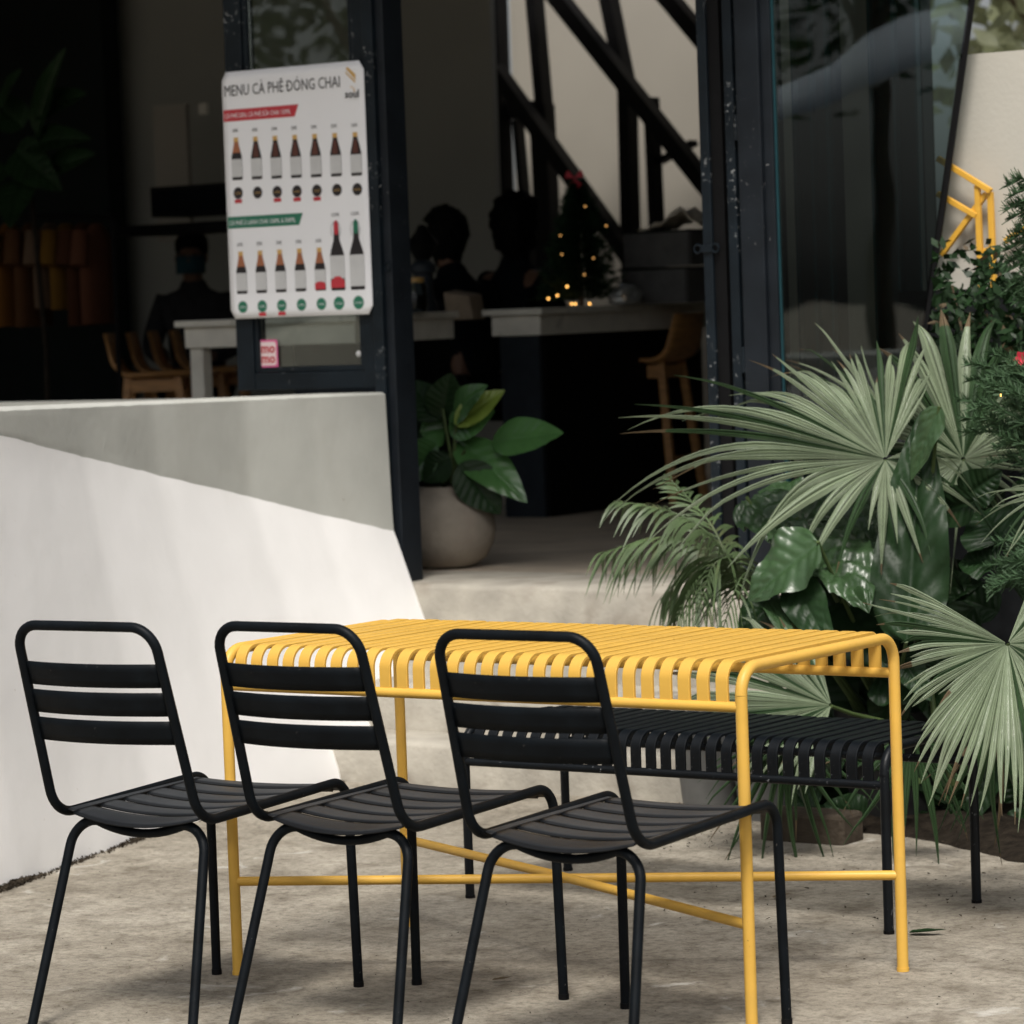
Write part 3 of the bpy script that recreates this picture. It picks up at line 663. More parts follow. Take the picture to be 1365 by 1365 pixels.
# ------------------------------------------------------------------ yellow table and black bench (same design)
def slat_table(name, label, cat, L, W, H, hb, pitch, sw, tr_, m, loc_, rz, brace=None, bend=.06):
    t = thing(name, label, cat, loc_, rz)
    hx, hy = L/2, W/2
    # end frames as continuous tube, cut into legs and rail
    for sx in (-1, 1):
        path = fillet([(sx*hx, -hy, 0), (sx*hx, -hy, H-tr_), (sx*hx, hy, H-tr_), (sx*hx, hy, 0)], bend, 9)
        k = len(path)
        MB().tube([path[0], path[0]+Vector((0, 0, .3*H)), path[1]], tr_, 14).build('leg', m, t, smooth=60)
        MB().tube(path[1:k-1], tr_, 14).build('end_rail', m, t, smooth=60)
        MB().tube([path[-1], path[-1]+Vector((0, 0, .3*H)), path[-2]], tr_, 14).build('leg', m, t, smooth=60)
        for sy in (-1, 1):
            MB().tube([(sx*hx, sy*hy, -.001), (sx*hx, sy*hy, .008)], tr_+.0012, 14).build('foot_cap', M['black'] if m != M['yellow'] else m, t, smooth=60)
    for sy in (-1, 1):
        MB().tube([(-hx, sy*hy, hb), (0, sy*hy, hb), (hx, sy*hy, hb)], tr_*.88, 14).build('side_beam', m, t, smooth=60)
    n = int(round(L/pitch))-1
    th = .007; prof = fillet([(0, -hy, hb+tr_*.7), (0, -hy, H-.002), (0, hy, H-.002), (0, hy, hb+tr_*.7)], bend*1.05, 9)
    b = MB(); rows = []
    for sgn, off in ((-1, 0), (1, 0)): pass
    ring = []
    for i, p in enumerate(prof):
        a = prof[max(0, i-1)]; c = prof[min(len(prof)-1, i+1)]; tt = (c-a).normalized(); nn = Vector((0, -tt.z, tt.y))
        e = .0015
        ring.append([Vector((-sw/2, p.y, p.z))-nn*th/2, Vector((sw/2, p.y, p.z))-nn*th/2, Vector((sw/2, p.y, p.z))+nn*(th/2-e), Vector((sw/2-e, p.y, p.z))+nn*th/2, Vector((-sw/2+e, p.y, p.z))+nn*th/2, Vector((-sw/2, p.y, p.z))+nn*(th/2-e)])
    q = len(ring[0]); vs = [v for r in ring for v in r]
    fs = [(i*q+k, (i+1)*q+k, (i+1)*q+(k+1) % q, i*q+(k+1) % q) for i in range(len(ring)-1) for k in range(q)]
    fs += [tuple(range(q)), tuple((len(ring)-1)*q+k for k in range(q-1, -1, -1))]
    b.add(vs, fs); me = b.mesh('slat', 35); me.materials.append(m)
    bmh = bmesh.new(); bmh.from_mesh(me); bmesh.ops.recalc_face_normals(bmh, faces=bmh.faces); bmh.to_mesh(me); bmh.free()
    for i in range(n):
        o = bpy.data.objects.new('slat', me); COL.objects.link(o); o.parent = t
        o.location = (-hx+L*(i+1)/(n+1), 0, rnd(-.0006, .0006)); o.rotation_euler = (0, 0, rnd(-.002, .002))
    if brace:
        MB().tube([(-hx, -hy, brace), (0, 0, brace), (hx, hy, brace)], tr_*.85, 12).build('cross_brace', m, t, smooth=60)
        MB().tube([(-hx, hy, brace), (0, 0, brace+.004), (hx, -hy, brace)], tr_*.85, 12).build('cross_brace', m, t, smooth=60)
    return t
slat_table('slatted_table', 'yellow slatted metal table with crossed braces in the middle of the patio', 'table', 1.336, .641, .742, .651, .0445, .0285, .0125, M['yellow'], (0, 0, 0), 0, brace=.210, bend=.055)
slat_table('slatted_bench', 'black slatted metal bench behind the yellow table', 'bench', 1.187, .436, .438, .343, .0425, .0275, .0115, M['benchblack'], (-.159, .912, 0), R(-.3), brace=None, bend=.06)

# ------------------------------------------------------------------ chairs
def chair():
    t = thing('metal_chair', '', 'chair', group='black metal chairs in front of the yellow table')
    r = .0105
    zt, zs = .853, .442
    for sx in (-1, 1): pass
    full = fillet([(-.192, .545, 0), (-.186, .540, .457), (-.188, .0, .440), (-.176, -.1155, .853), (.176, -.1155, .853), (.188, .0, .440), (.186, .540, .457), (.192, .545, 0)],
                  [0, .055, .075, .055, .055, .075, .055, 0], 9)
    # indexes: start, 10 per corner
    seg = [full[0:1]+full[1:1+0]]
    c = lambda k: 1+10*k     # first index of corner k
    parts = [('leg', full[0:c(0)+5]), ('seat_rail', full[c(0)+4:c(1)+5]), ('back_frame', full[c(1)+4:c(4)+6]), ('seat_rail', full[c(4)+5:c(5)+6]), ('leg', full[c(5)+5:])]
    for nm, pts in parts:
        if len(pts) > 1:
            if nm == 'leg' and pts[0].z == 0: pts = [pts[0], pts[0]+(pts[1]-pts[0])*.5]+pts[1:]
            MB().tube(pts, r, 14).build(nm, M['blackpaint'], t, smooth=60)
    # rear U frame: two legs and the bar under the seat
    rear = fillet([(-.208, -.085, 0), (-.170, .045, .426), (.170, .045, .426), (.208, -.085, 0)], .06, 9)
    MB().tube(rear[0:11], r, 14).build('leg', M['blackpaint'], t, smooth=60)
    MB().tube([rear[10].lerp(rear[11], k_/10)-Vector((0, 0, .022*(1-(k_/5-1)**2))) for k_ in range(11)], r*.9, 14).build('seat_bar', M['blackpaint'], t, smooth=60)
    MB().tube(rear[11:], r, 14).build('leg', M['blackpaint'], t, smooth=60)
    for sx in (-1, 1):
        for x, y in ((.192, .545), (.208, -.085)):
            MB().tube([(sx*x, y, -.001), (sx*x, y, .012)], r+.001, 12).build('foot_cap', M['black'], t, smooth=60)
    # backrest slats
    for zc in (.752, .692, .632):
        f = (zc-zs)/(zt-zs); y0 = -.1155*f; hw = .188-.012*f-.004
        rows = []
        for k in range(17):
            u = k/8-1; bow = .030*(1-u*u)
            rows.append([(u*hw, y0-bow-(.1155/.411)*(dz), zc+dz) for dz in (-.0245, -.008, .008, .0245)])
        b = MB(); b.grid(rows); b.build('back_slat', M['blackpaint'], t, smooth=180, solid=.003)
    # seat: stamped slats with solid margins
    y0, y1, n = .030, .520, 6; sp = (y1-y0)/n; gap = .0095
    def sz(x, y):
        u = x/.18; v = (y-y0)/(y1-y0)
        z = .449+.007*v - .017*(1-u*u)*(1-.75*v**2.2) - .008*max(0, .18-v)/.18*(1-u*u) - (.02*((v-.9)/.1)**2 if v > .9 else 0)
        return z
    for i in range(n):
        a, c_ = y0+sp*i+(gap/2 if i else 0), y0+sp*(i+1)-(gap/2 if i < n-1 else 0)
        xs_ = [-.162+.324*k/18 for k in range(19)]
        b = MB(); rows = []
        for q in range(0, 5):
            y = a+(c_-a)*min(4, max(0, q))/4
            rows.append([(x, y-(.014*(1-(x/.18)**2) if i == 0 and q <= 0 else 0), sz(x, y)-(.003 if q in (0, 4) else 0)) for x in xs_])
        b.grid(rows); b.build('seat_slat', M['seatblack'], t, smooth=180, solid=.0028)
    for sx in (-1, 1):
        rows = []
        for k in range(25):
            y = y0+(y1-y0)*k/24
            rows.append([(sx*x, y, sz(x, y)-(.004 if x > .18 else 0)) for x in (.1621, .168, .174, .180, .186)])
        b = MB(); b.grid(rows); b.build('seat_margin', M['seatblack'], t, smooth=180, solid=.0028)
    return t
k = 1.05
C0 = chair()
cl = ['black metal slat-back chair at the left end, against the white wall', 'black metal slat-back chair between the two others, in front of the table', 'black metal slat-back chair nearest the right end of the table']
for i, (x, y, th) in enumerate(((-.468, -.831, .058), (-.027, -.751, .011), (.506, -.767, .02))):
    o = C0 if i == 0 else copy_tree(C0)
    o.location = (x*k, y*k, 0); o.rotation_euler = (0, 0, th); o['label'] = cl[i]

# ------------------------------------------------------------------ fan palms
def fan_blade(root, hub, dirv, n, L, da, fuse, m, droop, seed, tipbend=0, r0=.006):
    """One pleated segment of a fan leaf from the hub to its free, often forked, drooping tip."""
    d = Vector(dirv).normalized(); n = Vector(n).normalized(); s = n.cross(d).normalized()
    NS_ = 16; rows = []
    wmax = L*fuse*math.tan(da/2)*1.04
    pl = rnd(.8, 1.7); kink = rnd(.72, .9); kd = rnd(0, .5) if random.random() < .45 else 0
    for i in range(NS_+1):
        u = i/NS_; rr = r0+(L-r0)*u; f = rr/L
        hw = rr*math.tan(da/2)*1.04 if f < fuse else wmax*(1-((f-fuse)/(1-fuse))**1.25)*.97+.0005
        ridge = hw*pl
        ex = max(0, f-fuse*.75)
        dr = droop*L*ex*ex*1.7+(kd*L*(f-kink) if f > kink else 0)
        side = tipbend*L*max(0, f-fuse)**2
        c = hub+d*rr*(1-.3*droop*ex*ex)+s*side
        c = c-Vector((0, 0, 1))*dr+n*(.05*L*math.sin(f*2.2))
        rows.append([c-s*hw-n*ridge*.45, c-s*hw*.5+n*ridge*.12, c-s*hw*.12-n*ridge*.02, c+n*ridge*.5, c+s*hw*.12-n*ridge*.02, c+s*hw*.5+n*ridge*.12, c+s*hw-n*ridge*.45])
    b = MB(); b.grid(rows)
    if random.random() < .45:
        for q in range(len(b.mi)-6*random.choice((1, 1, 2, 3)), len(b.mi)): b.mi[q] = 1      # withered tip
    return b.build('blade', [m, M['palm_dry']], root, smooth=20)
def fan_leaf(root, hubpx, Y, table, tilt, count, fuse, mats, base, droopmul=1.0, seed=1, turn=0):
    """table: (angle in degrees, visible length in photo pixels[, fused share]) control points going round the hub."""
    random.seed(seed)
    hub = at(*hubpx, Y); sc_ = FPX/((hub-CAMP).dot(fw))
    rv = rt0.copy(); rv.rotate(Matrix.Rotation(turn, 3, 'Z')); fh = Vector((0, 0, 1)).cross(rv)
    V = Vector((0, 0, 1))*math.cos(tilt)+fh*math.sin(tilt); N = rv.cross(V).normalized()
    if N.dot(CAMP-hub) < 0: N = -N
    b = MB(); hl = hub-root.location; bs = Vector(base)
    mid = (bs+hl)/2+Vector((0, .05, .06))-N*.06
    b.tube([bs, bs.lerp(mid, .6), mid, mid.lerp(hl-N*.02, .6), hl-N*.006], .009, 8, r2=.005)
    fr = b.build('frond', M['stalk'], root, smooth=60)
    a0, a1 = table[0][0], table[-1][0]
    da = (a1-a0)/(count-1)
    T = [(q[0], q[1], q[2] if len(q) > 2 else fuse) for q in table]
    for i in range(count):
        a = a0+da*i
        for p, q in zip(T, T[1:]):
            if p[0] <= a <= q[0]+1e-6:
                g = (a-p[0])/(q[0]-p[0]); Lpx = p[1]+(q[1]-p[1])*g; fu = p[2]+(q[2]-p[2])*g; break
        loose = 1-fu
        a += rnd(-1.5, 1.5)*loose; Lpx *= rnd(.86, 1.08) if random.random() > .12 else rnd(.66, .86)
        dirv = rv*math.cos(R(a))+V*math.sin(R(a))+N*rnd(-.06, .06)*loose
        pr = math.hypot(dirv.dot(rt), dirv.dot(up)); L = Lpx/sc_/max(pr, .35)
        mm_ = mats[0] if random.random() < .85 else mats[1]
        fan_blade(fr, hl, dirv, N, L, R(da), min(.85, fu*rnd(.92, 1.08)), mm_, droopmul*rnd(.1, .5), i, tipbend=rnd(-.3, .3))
    return fr
palms = {}
def palm(label, basept): 
    return thing('fan_palm', label, 'palm', basept)
pA = palm('large fan palm whose pale leaf spreads left in front of the door frame', Vector((-.15, 2.05, 0)))
pm = (M['palm'], M['palm_dark'])
fan_leaf(pA, (1180, 612), 2.0, [(58, 130, .6), (68, 190, .7), (78, 205, .7), (95, 165, .62), (110, 170, .6), (130, 225, .52), (150, 310, .46), (163, 375, .42), (172, 370, .42), (180, 365, .4), (190, 370, .4)], R(30), 36, .42, pm, (0, 0, .3), .7, 3)
fan_leaf(pA, (1180, 612), 1.995, [(194, 330, .4), (204, 230, .42), (222, 165, .45), (245, 125, .5), (270, 100, .5), (300, 110, .45), (330, 130, .42), (352, 130, .35), (375, 150, .3)], R(34), 17, .42, pm, (0, 0, .3), 1.5, 4)
fan_leaf(pA, (1108, 940), 1.62, [(100, 120), (130, 170), (160, 220), (180, 230), (200, 180), (225, 140), (250, 110)], R(35), 34, .68, pm, (.0, -.1, .2), .4, 5)
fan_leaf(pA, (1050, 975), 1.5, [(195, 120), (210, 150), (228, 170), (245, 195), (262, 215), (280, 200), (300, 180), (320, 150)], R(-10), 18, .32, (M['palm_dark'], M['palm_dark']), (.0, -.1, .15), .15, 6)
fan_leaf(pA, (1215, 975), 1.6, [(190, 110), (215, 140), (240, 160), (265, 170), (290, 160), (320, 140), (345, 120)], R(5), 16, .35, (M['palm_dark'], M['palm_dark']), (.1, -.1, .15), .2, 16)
pB = palm('fan palm with upright leaves behind, near the slanting glass edge', Vector((.12, 2.45, 0)))
fan_leaf(pB, (1284, 612), 2.25, [(-80, 100, .2), (-60, 150, .2), (-40, 110, .3), (-10, 130, .3), (30, 120, .5), (52, 170), (68, 190), (75, 250), (90, 235), (105, 245), (118, 200), (135, 170), (160, 150), (190, 140, .5), (215, 140, .3), (232, 180, .2), (250, 175, .2), (275, 150, .2)], R(22), 46, .62, pm, (0, 0, .4), .5, 8)
fan_leaf(pB, (1190, 570), 2.5, [(112, 160), (125, 190), (140, 190), (152, 160)], R(15), 8, .3, (M['palm'], M['palm_dark']), (-.1, 0, .6), .3, 9)
pC = palm('low fan palm with a broad leaf hanging beside the right end of the table', Vector((1.15, 1.55, 0)))
fan_leaf(pC, (1343, 858), .98, [(-72, 215), (-30, 120), (20, 100), (55, 115), (62, 118)], R(30), 20, .66, pm, (0, 0, .2), .5, 10)
fan_leaf(pC, (1343, 858), .98, [(146, 165, .8), (153, 200, .5), (160, 215, .5), (166, 165, .85), (185, 150, .85), (200, 155, .8), (212, 165, .75), (225, 190, .7), (238, 215, .65), (250, 205, .6), (262, 215, .6), (275, 225, .6), (288, 225, .6)], R(30), 42, .66, pm, (0, 0, .2), .5, 11)
fan_leaf(pC, (1400, 655), 1.6, [(140, 60), (170, 90), (190, 115), (205, 110), (222, 105), (245, 90), (270, 80)], R(35), 16, .25, pm, (-.1, 0, .4), .6, 12)
fan_leaf(pC, (1325, 950), 1.3, [(225, 130), (250, 160), (268, 180), (292, 190)], R(-5), 9, .35, (M['palm_dark'], M['palm_dry']), (-.05, 0, .2), .2, 13)

# ------------------------------------------------------------------ feathery fronds (left of the palms)
def pinnate(root, pts, L, m, n=26, seed=1, hang=.5, wid=.004, both=True):
    random.seed(seed); pts = [Vector(p) for p in pts]
    path = fillet(pts, .3, 8)
    cum = [0]
    for a, c in zip(path, path[1:]): cum.append(cum[-1]+(c-a).length)
    def at_s(s_):
        for i in range(len(path)-1):
            if cum[i+1] >= s_: f = (s_-cum[i])/max(1e-6, cum[i+1]-cum[i]); return path[i].lerp(path[i+1], f), (path[i+1]-path[i]).normalized()
        return path[-1], (path[-1]-path[-2]).normalized()
    b = MB(); b.tube(path, .0045, 6, r2=.0015)
    for i in range(n):
        u = .12+.86*i/n; p, t = at_s(cum[-1]*u)
        for sd_ in ((-1, 1) if both else (1,)):
            s_ = t.cross(Vector((0, 0, 1))).normalized()*sd_
            ll = L*(.45+.75*math.sin(math.pi*min(1, u*.85+.1)))*rnd(.8, 1.15)
            d = (s_*rnd(.55, .8)+t*rnd(.35, .6)+Vector((0, 0, rnd(-.1, .35)))).normalized()
            rows = []
            for k in range(7):
                f = k/6; c = p+d*ll*f-Vector((0, 0, 1))*(hang*ll*f*f*1.1)
                hw = wid*math.sin(math.pi*min(1, .15+.85*f))*1.2+.0004
                q = d.cross(Vector((0, 0, 1))).normalized()
                rows.append([c-t*hw, c+t*hw+Vector((0, 0, hw*.4))])
            b.grid(rows)
    return b.build('frond', m, root, smooth=180)
FB = Vector((-.72, 2.12, .15))
FE = thing('feathery_palm', 'feathery small palm with curved fronds reaching over the step', 'palm', FB)
def F(px, py, Y): return at(px, py, Y)-FB
for i, ptsx in enumerate(([(985, 800, 2.1), (960, 720, 2.05), (900, 680, 2.0), (818, 668, 1.95)], [(990, 800, 2.15), (945, 725, 2.2), (880, 712, 2.2), (795, 740, 2.15)], [(985, 780, 2.1), (950, 700, 2.15), (905, 650, 2.2), (885, 632, 2.2)],
        [(985, 800, 2.1), (960, 740, 1.95), (930, 760, 1.9), (900, 830, 1.85)], [(990, 800, 2.1), (975, 740, 1.9), (950, 750, 1.85), (930, 815, 1.8)], [(990, 810, 2.1), (1000, 760, 1.9), (985, 770, 1.8), (960, 850, 1.75)], [(990, 800, 2.2), (960, 715, 2.3), (930, 740, 2.3), (880, 800, 2.25)])):
    pinnate(FE, [F(*p) for p in ptsx], [.13, .14, .09, .15, .15, .16, .16][i], M['fern'], [30, 28, 18, 24, 24, 22, 24][i], i+1, [.75, 1.0, .3, 1.1, 1.1, 1.1, 1.1][i])
b = MB(); b.lathe([(0, -.15), (.085, -.15), (.11, .06), (.118, .06), (.118, .075), (.1, .075), (.1, .05), (0, .05)], seg=28); b.build('pot', M['greypot'], FE, smooth=40)

# ------------------------------------------------------------------ elephant ear and other broad leaves
EB = Vector((-.35, 2.2, .1))
EE = thing('elephant_ear_plant', 'broad crinkled elephant ear plant under the large fan leaf', 'plant', EB)
def Eq(px, py, Y): return at(px, py, Y)-EB
def fc_(a, b_, c): return -fw*a+Vector((0, 0, 1))*b_+rt0*c   # facing the patio, tipped up, turned right
big = [((995, 662, 2.0), (1080, 725, 1.85), .17, 'bigleaf', fc_(.6, .8, -.3), .04, .022), ((1090, 722, 1.75), (988, 795, 1.68), .20, 'bigleaf', fc_(.7, .6, -.3), .1, .008),
       ((1062, 690, 1.95), (1160, 800, 1.75), .27, 'bigleaf', fc_(.75, .6, .2), .02, .034), ((1085, 640, 2.15), (1190, 730, 2.0), .24, 'bigleaf', fc_(.7, .6, .2), .02, .034),
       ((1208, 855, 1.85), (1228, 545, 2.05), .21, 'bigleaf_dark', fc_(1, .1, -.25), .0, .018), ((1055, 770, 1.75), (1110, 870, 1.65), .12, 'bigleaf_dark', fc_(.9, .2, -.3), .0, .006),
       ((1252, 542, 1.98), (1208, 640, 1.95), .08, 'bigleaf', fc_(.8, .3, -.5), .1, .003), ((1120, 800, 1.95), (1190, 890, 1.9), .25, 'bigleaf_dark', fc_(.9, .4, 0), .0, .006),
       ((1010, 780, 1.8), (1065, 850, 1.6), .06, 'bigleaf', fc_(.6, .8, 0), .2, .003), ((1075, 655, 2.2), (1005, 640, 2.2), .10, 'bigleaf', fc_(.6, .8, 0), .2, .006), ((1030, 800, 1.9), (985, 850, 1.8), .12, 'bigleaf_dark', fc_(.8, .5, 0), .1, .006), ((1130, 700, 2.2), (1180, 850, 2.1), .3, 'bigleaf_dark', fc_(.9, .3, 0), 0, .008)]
for i, (bp, tp, wd, mm_, nr, dr, rl) in enumerate(big):
    broad_leaf(EE, 'leaf', Eq(*bp), Eq(*tp), wd, M[mm_], nr, droop=dr, fold=.12, wav=.16, veins=7, seed=i, relief=rl, crinkle=.012 if rl > .02 else .002, petiole=(rnd(-.05, .05), rnd(-.05, .05), .05))
b = MB(); b.lathe([(0, -.1), (.13, -.1), (.165, .2), (.175, .2), (.175, .22), (.15, .22), (.15, .18), (0, .18)], seg=28); b.build('pot', M['blackpot'], EE, smooth=40)
# dark leafy plants filling behind
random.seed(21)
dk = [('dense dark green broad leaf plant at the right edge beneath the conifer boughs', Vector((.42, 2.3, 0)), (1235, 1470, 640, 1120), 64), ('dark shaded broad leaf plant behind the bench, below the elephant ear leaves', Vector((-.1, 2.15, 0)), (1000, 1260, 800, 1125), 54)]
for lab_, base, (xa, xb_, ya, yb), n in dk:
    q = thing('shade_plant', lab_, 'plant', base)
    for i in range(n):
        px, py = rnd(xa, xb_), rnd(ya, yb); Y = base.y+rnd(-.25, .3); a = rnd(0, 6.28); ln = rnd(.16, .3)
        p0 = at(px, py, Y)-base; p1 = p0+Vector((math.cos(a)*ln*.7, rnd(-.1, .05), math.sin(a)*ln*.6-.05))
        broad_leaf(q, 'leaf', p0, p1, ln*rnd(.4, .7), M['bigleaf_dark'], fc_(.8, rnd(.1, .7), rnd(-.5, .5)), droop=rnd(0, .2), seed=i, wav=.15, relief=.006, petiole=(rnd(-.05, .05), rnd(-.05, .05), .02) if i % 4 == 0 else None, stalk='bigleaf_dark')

# ------------------------------------------------------------------ conifer boughs, red flower
def boughs(root, branches, m, nl=.035, dens=420, seed=2):
    random.seed(seed)
    for (p, q) in branches:
        p, q = Vector(p), Vector(q); b = MB(); d = (q-p); L = d.length; d.normalize()
        mid = (p+q)/2+Vector((0, 0, .03)); b.tube([p, mid, q], .004, 5, r2=.002)
        for i in range(int(dens*L)):
            u = random.random(); c = p.lerp(mid, u*2) if u < .5 else mid.lerp(q, u*2-1)
            v = Vector((random.gauss(0, 1), random.gauss(0, 1), random.gauss(0, 1))); v = (v-d*v.dot(d)).normalized()*.8+d*.75
            l = nl*rnd(.6, 1.3)*(1.1-.4*u); s_ = v.cross(Vector((rnd(-1, 1), rnd(-1, 1), rnd(-1, 1)))).normalized()*.0022
            e = c+v*l
            b.add([c-s_, c+s_, e+s_*.4, e-s_*.4], [(0, 1, 2, 3)])
        b.build('bough', m, root)
cb = Vector((.55, 2.05, 0))
CF = thing('conifer_shrub', 'soft needled conifer shrub with a tiny light at the right edge', 'shrub', cb)
random.seed(4); br = []
for i in range(34):
    px, py = rnd(1325, 1400), rnd(480, 620); c = at(px, py, 2.0+rnd(-.15, .2))-cb
    a = rnd(1.8, 4.2); l = rnd(.06, .13); br.append((c+Vector((.06, 0, -.04)), c+Vector((math.cos(a)*l, rnd(-.05, .02), math.sin(a)*l*.6+.02))))
for i in range(14):
    px, py = rnd(1345, 1400), rnd(720, 790); c = at(px, py, 1.9+rnd(-.1, .2))-cb; l = rnd(.05, .1)
    br.append((c+Vector((.05, 0, .0)), c+Vector((-l, rnd(-.04, .02), rnd(-.03, .02)))))
boughs(CF, br, M['needle'], .03, 900, 5)
b = MB(); b.tube([(0, 0, 0), (.0, 0, .5), at(1380, 500, 2.0)-cb], .014, 8, r2=.006); b.build('trunk', M['bark'], CF, smooth=60)
b = MB(); q = at(1334, 527, 1.86)-cb; b.lathe([(0, -.004), (.004, 0), (0, .004)], q, 8); b.build('fairy_bulb', M['bulb'], CF)
cb2 = Vector((.62, 2.3, 0))
CF2 = thing('conifer_shrub', 'pale green conifer spray high at the right edge before the beige wall', 'shrub', cb2)
br = []
for py in range(250, 410, 14):
    c = at(1385, py+8, 2.2)-cb2; e = at(rnd(1340, 1356), py+rnd(-6, 8), 2.15)-cb2; br.append((c, e))
boughs(CF2, br, M['needle'], .032, 1500, 8)
b = MB(); b.tube([(0, 0, 0), (.0, 0, .6), at(1390, 240, 2.2)-cb2], .014, 8, r2=.005); b.build('trunk', M['bark'], CF2, smooth=60)
fp = at(1364, 479, 1.95)
FLW = thing('red_flower', 'bright red flower at the right edge above the conifer needles', 'flower', fp)
for i in range(6):
    a = i*math.pi/3; b = MB(); c = Vector((math.cos(a), 0, math.sin(a)))*.016; rows = []
    for j in range(6):
        u = j/5; rows.append([Vector((math.cos(a), 0, math.sin(a)))*.024*u+Vector((-math.sin(a), 0, math.cos(a)))*v*.011*math.sin(math.pi*min(1, u*.9+.1))+Vector((0, -.008*u, 0)) for v in (-1, -.4, .4, 1)])
    b.grid(rows); b.build('petal', M['red'], FLW, smooth=180)
# shrub against the beige wall and yellow frame
yf = thing('yellow_metal_frame', 'yellow metal railing frame standing before the beige wall', 'frame', (at(1300, 330, 3.06).x, 3.06, .98))
yo = [-.014]
def yb_(a, c, t=.017):
    yo[0] += .0035; b = MB(); b.beam(at(a[0], a[1], a[2]+yo[0]), at(c[0], c[1], c[2]+yo[0]), t, t, (0, 1, 0)); loc(b.build('bar', M['yellow2'], yf, bevel=.002), yf)
for a, c in (((1250, 211, 3.06), (1321, 255, 3.06)), ((1250, 258, 3.06), (1302, 288, 3.06)), ((1303, 247, 3.06), (1309, 400, 3.06)), ((1320, 256, 3.06), (1326, 400, 3.06)), ((1315, 258, 3.06), (1255, 340, 3.06)), ((1306, 337, 3.06), (1323, 332, 3.06)), ((1340, 322, 3.06), (1385, 290, 3.06))):
    yb_(a, c)
random.seed(31)
sh = thing('leafy_shrub', 'dark leafy shrub with some yellowing leaves below the yellow frame', 'shrub', (at(1300, 420, 2.7).x, 2.7, .98))
b = MB()
for i in range(1500):
    px, py = rnd(1245, 1385), rnd(320, 560)
    if py < 360+30*math.sin(px*.07) and random.random() < .85: continue
    c = at(px, py, 2.72+rnd(-.12, .15)); s_ = rnd(.012, .03)
    a = Vector((rnd(-1, 1), rnd(-1, 1), rnd(-1, 1))).normalized(); d = a.orthogonal().normalized()
    b.mat(1 if random.random() < .04 else 0); b.add([c-a*s_, c+d*s_*.45, c+a*s_, c-d*s_*.45], [(0, 1, 2, 3)])
loc(b.build('foliage', [M['bigleaf_dark'], M['palm_dry']], sh), sh)
b = MB()
for i in range(6): b.tube([(sh.location.x+rnd(-.05, .05), 2.72, .98), at(rnd(1255, 1370), rnd(380, 480), 2.72)], .006, 6, r2=.003)
loc(b.build('stem', M['bark'], sh), sh)

# ------------------------------------------------------------------ pots and debris by the bench
def simple_pot(label, c, r, h, m):
    t = thing('plant_pot', label, 'pot', c); b = MB(); b.lathe([(0, 0), (r*.78, 0), (r, h*.93), (r*1.06, h*.93), (r*1.06, h), (r*.92, h), (r*.92, h*.9), (0, h*.88)], seg=28); b.build('pot_body', m, t, smooth=40); return t
simple_pot('small grey pot on the ground behind the bench, left of the drooping blades', Vector((at(948, 1070, 2.12).x, 2.12, 0)), .10, .22, M['greypot'])
# planting bed
random.seed(6); edge = [(-.5, 1.98), (-.2, 1.93), (.1, 1.80), (.35, 1.62), (.6, 1.50), (1.0, 1.42), (1.6, 1.36), (2.6, 1.3)]
rows = []
for i in range(81):
    f = i/80*(len(edge)-1); k_ = min(int(f), len(edge)-2); u = f-k_
    ex, ey = edge[k_][0]+(edge[k_+1][0]-edge[k_][0])*u, edge[k_][1]+(edge[k_+1][1]-edge[k_][1])*u
    ey += .05*mnoise.noise(Vector((ex*4, 1, 2)))+.02*mnoise.noise(Vector((ex*15, 1, 2)))
    rows.append([(ex, ey+(2.93-ey)*j/20, .004+(.05*min(1, j/5)+.03*mnoise.noise(Vector((ex*6, j*.6, 3)))*min(1, j/2)+.012*mnoise.noise(Vector((ex*23, j*2.3, 3))) if j else -.006)) for j in range(21)])
b = MB(); b.grid(rows); tag(b.build('planting_bed', mat('bed_soil', (.018, .014, .010), .95, var=.5, scale=30, bump=.9, bscale=60, spec=.1), smooth=180), 'dark soil planting bed beneath the palms', kind='structure')
random.seed(5)
bl = thing('stone_block', 'rough low stone block in shade under the bench end', 'stone', atz(1080, 1120, 0))
b = MB(); b.box((-.13, -.05, -.01), (.13, .07, .08)); b.build('block', M['brownstone'], bl, bevel=.012)
def dead_leaf(label, px, py, ln, m, a):
    q = atz(px, py, .006); t = thing('fallen_leaf', label, 'leaf', q); broad_leaf(t, 'leaf_blade', (0, 0, 0), (math.cos(a)*ln, math.sin(a)*ln, .004), ln*.4, m, (0, 0, 1), droop=-.06, fold=.3, relief=.001, seed=2)
dead_leaf('small dry fallen leaf on the concrete below the right chair', 656, 1306, .045, M['palm_dry'], R(30))
dead_leaf('dark fallen leaf beside the right bench leg', 1212, 1243, .085, M['bigleaf_dark'], R(20))
dead_leaf('small brown leaf scrap near the chair front leg', 1030, 1196, .05, M['palm_dry'], R(50))
random.seed(12); b = MB()
for i in range(420):
    px, py = rnd(860, 1365), rnd(1085, 1240)
    if random.random() < .5: px, py = rnd(880, 1010), rnd(1070, 1130)
    c = atz(px, py, .002); s_ = rnd(.002, .007)
    b.add([c+Vector((rnd(-s_, s_), rnd(-s_, s_), rnd(0, s_))) for _ in range(4)], [(0, 1, 2), (0, 2, 3), (0, 3, 1), (1, 3, 2)])
for i in range(520):
    px, py = rnd(0, 1365), rnd(1090, 1400); c = atz(px, py, .001); s_ = rnd(.0012, .004)
    b.add([c+Vector((rnd(-s_, s_), rnd(-s_, s_), rnd(0, s_))) for _ in range(4)], [(0, 1, 2), (0, 2, 3), (0, 3, 1), (1, 3, 2)])
tag(b.build('litter', M['soil']), 'crumbs of soil and leaf litter scattered by the plants', kind='stuff')

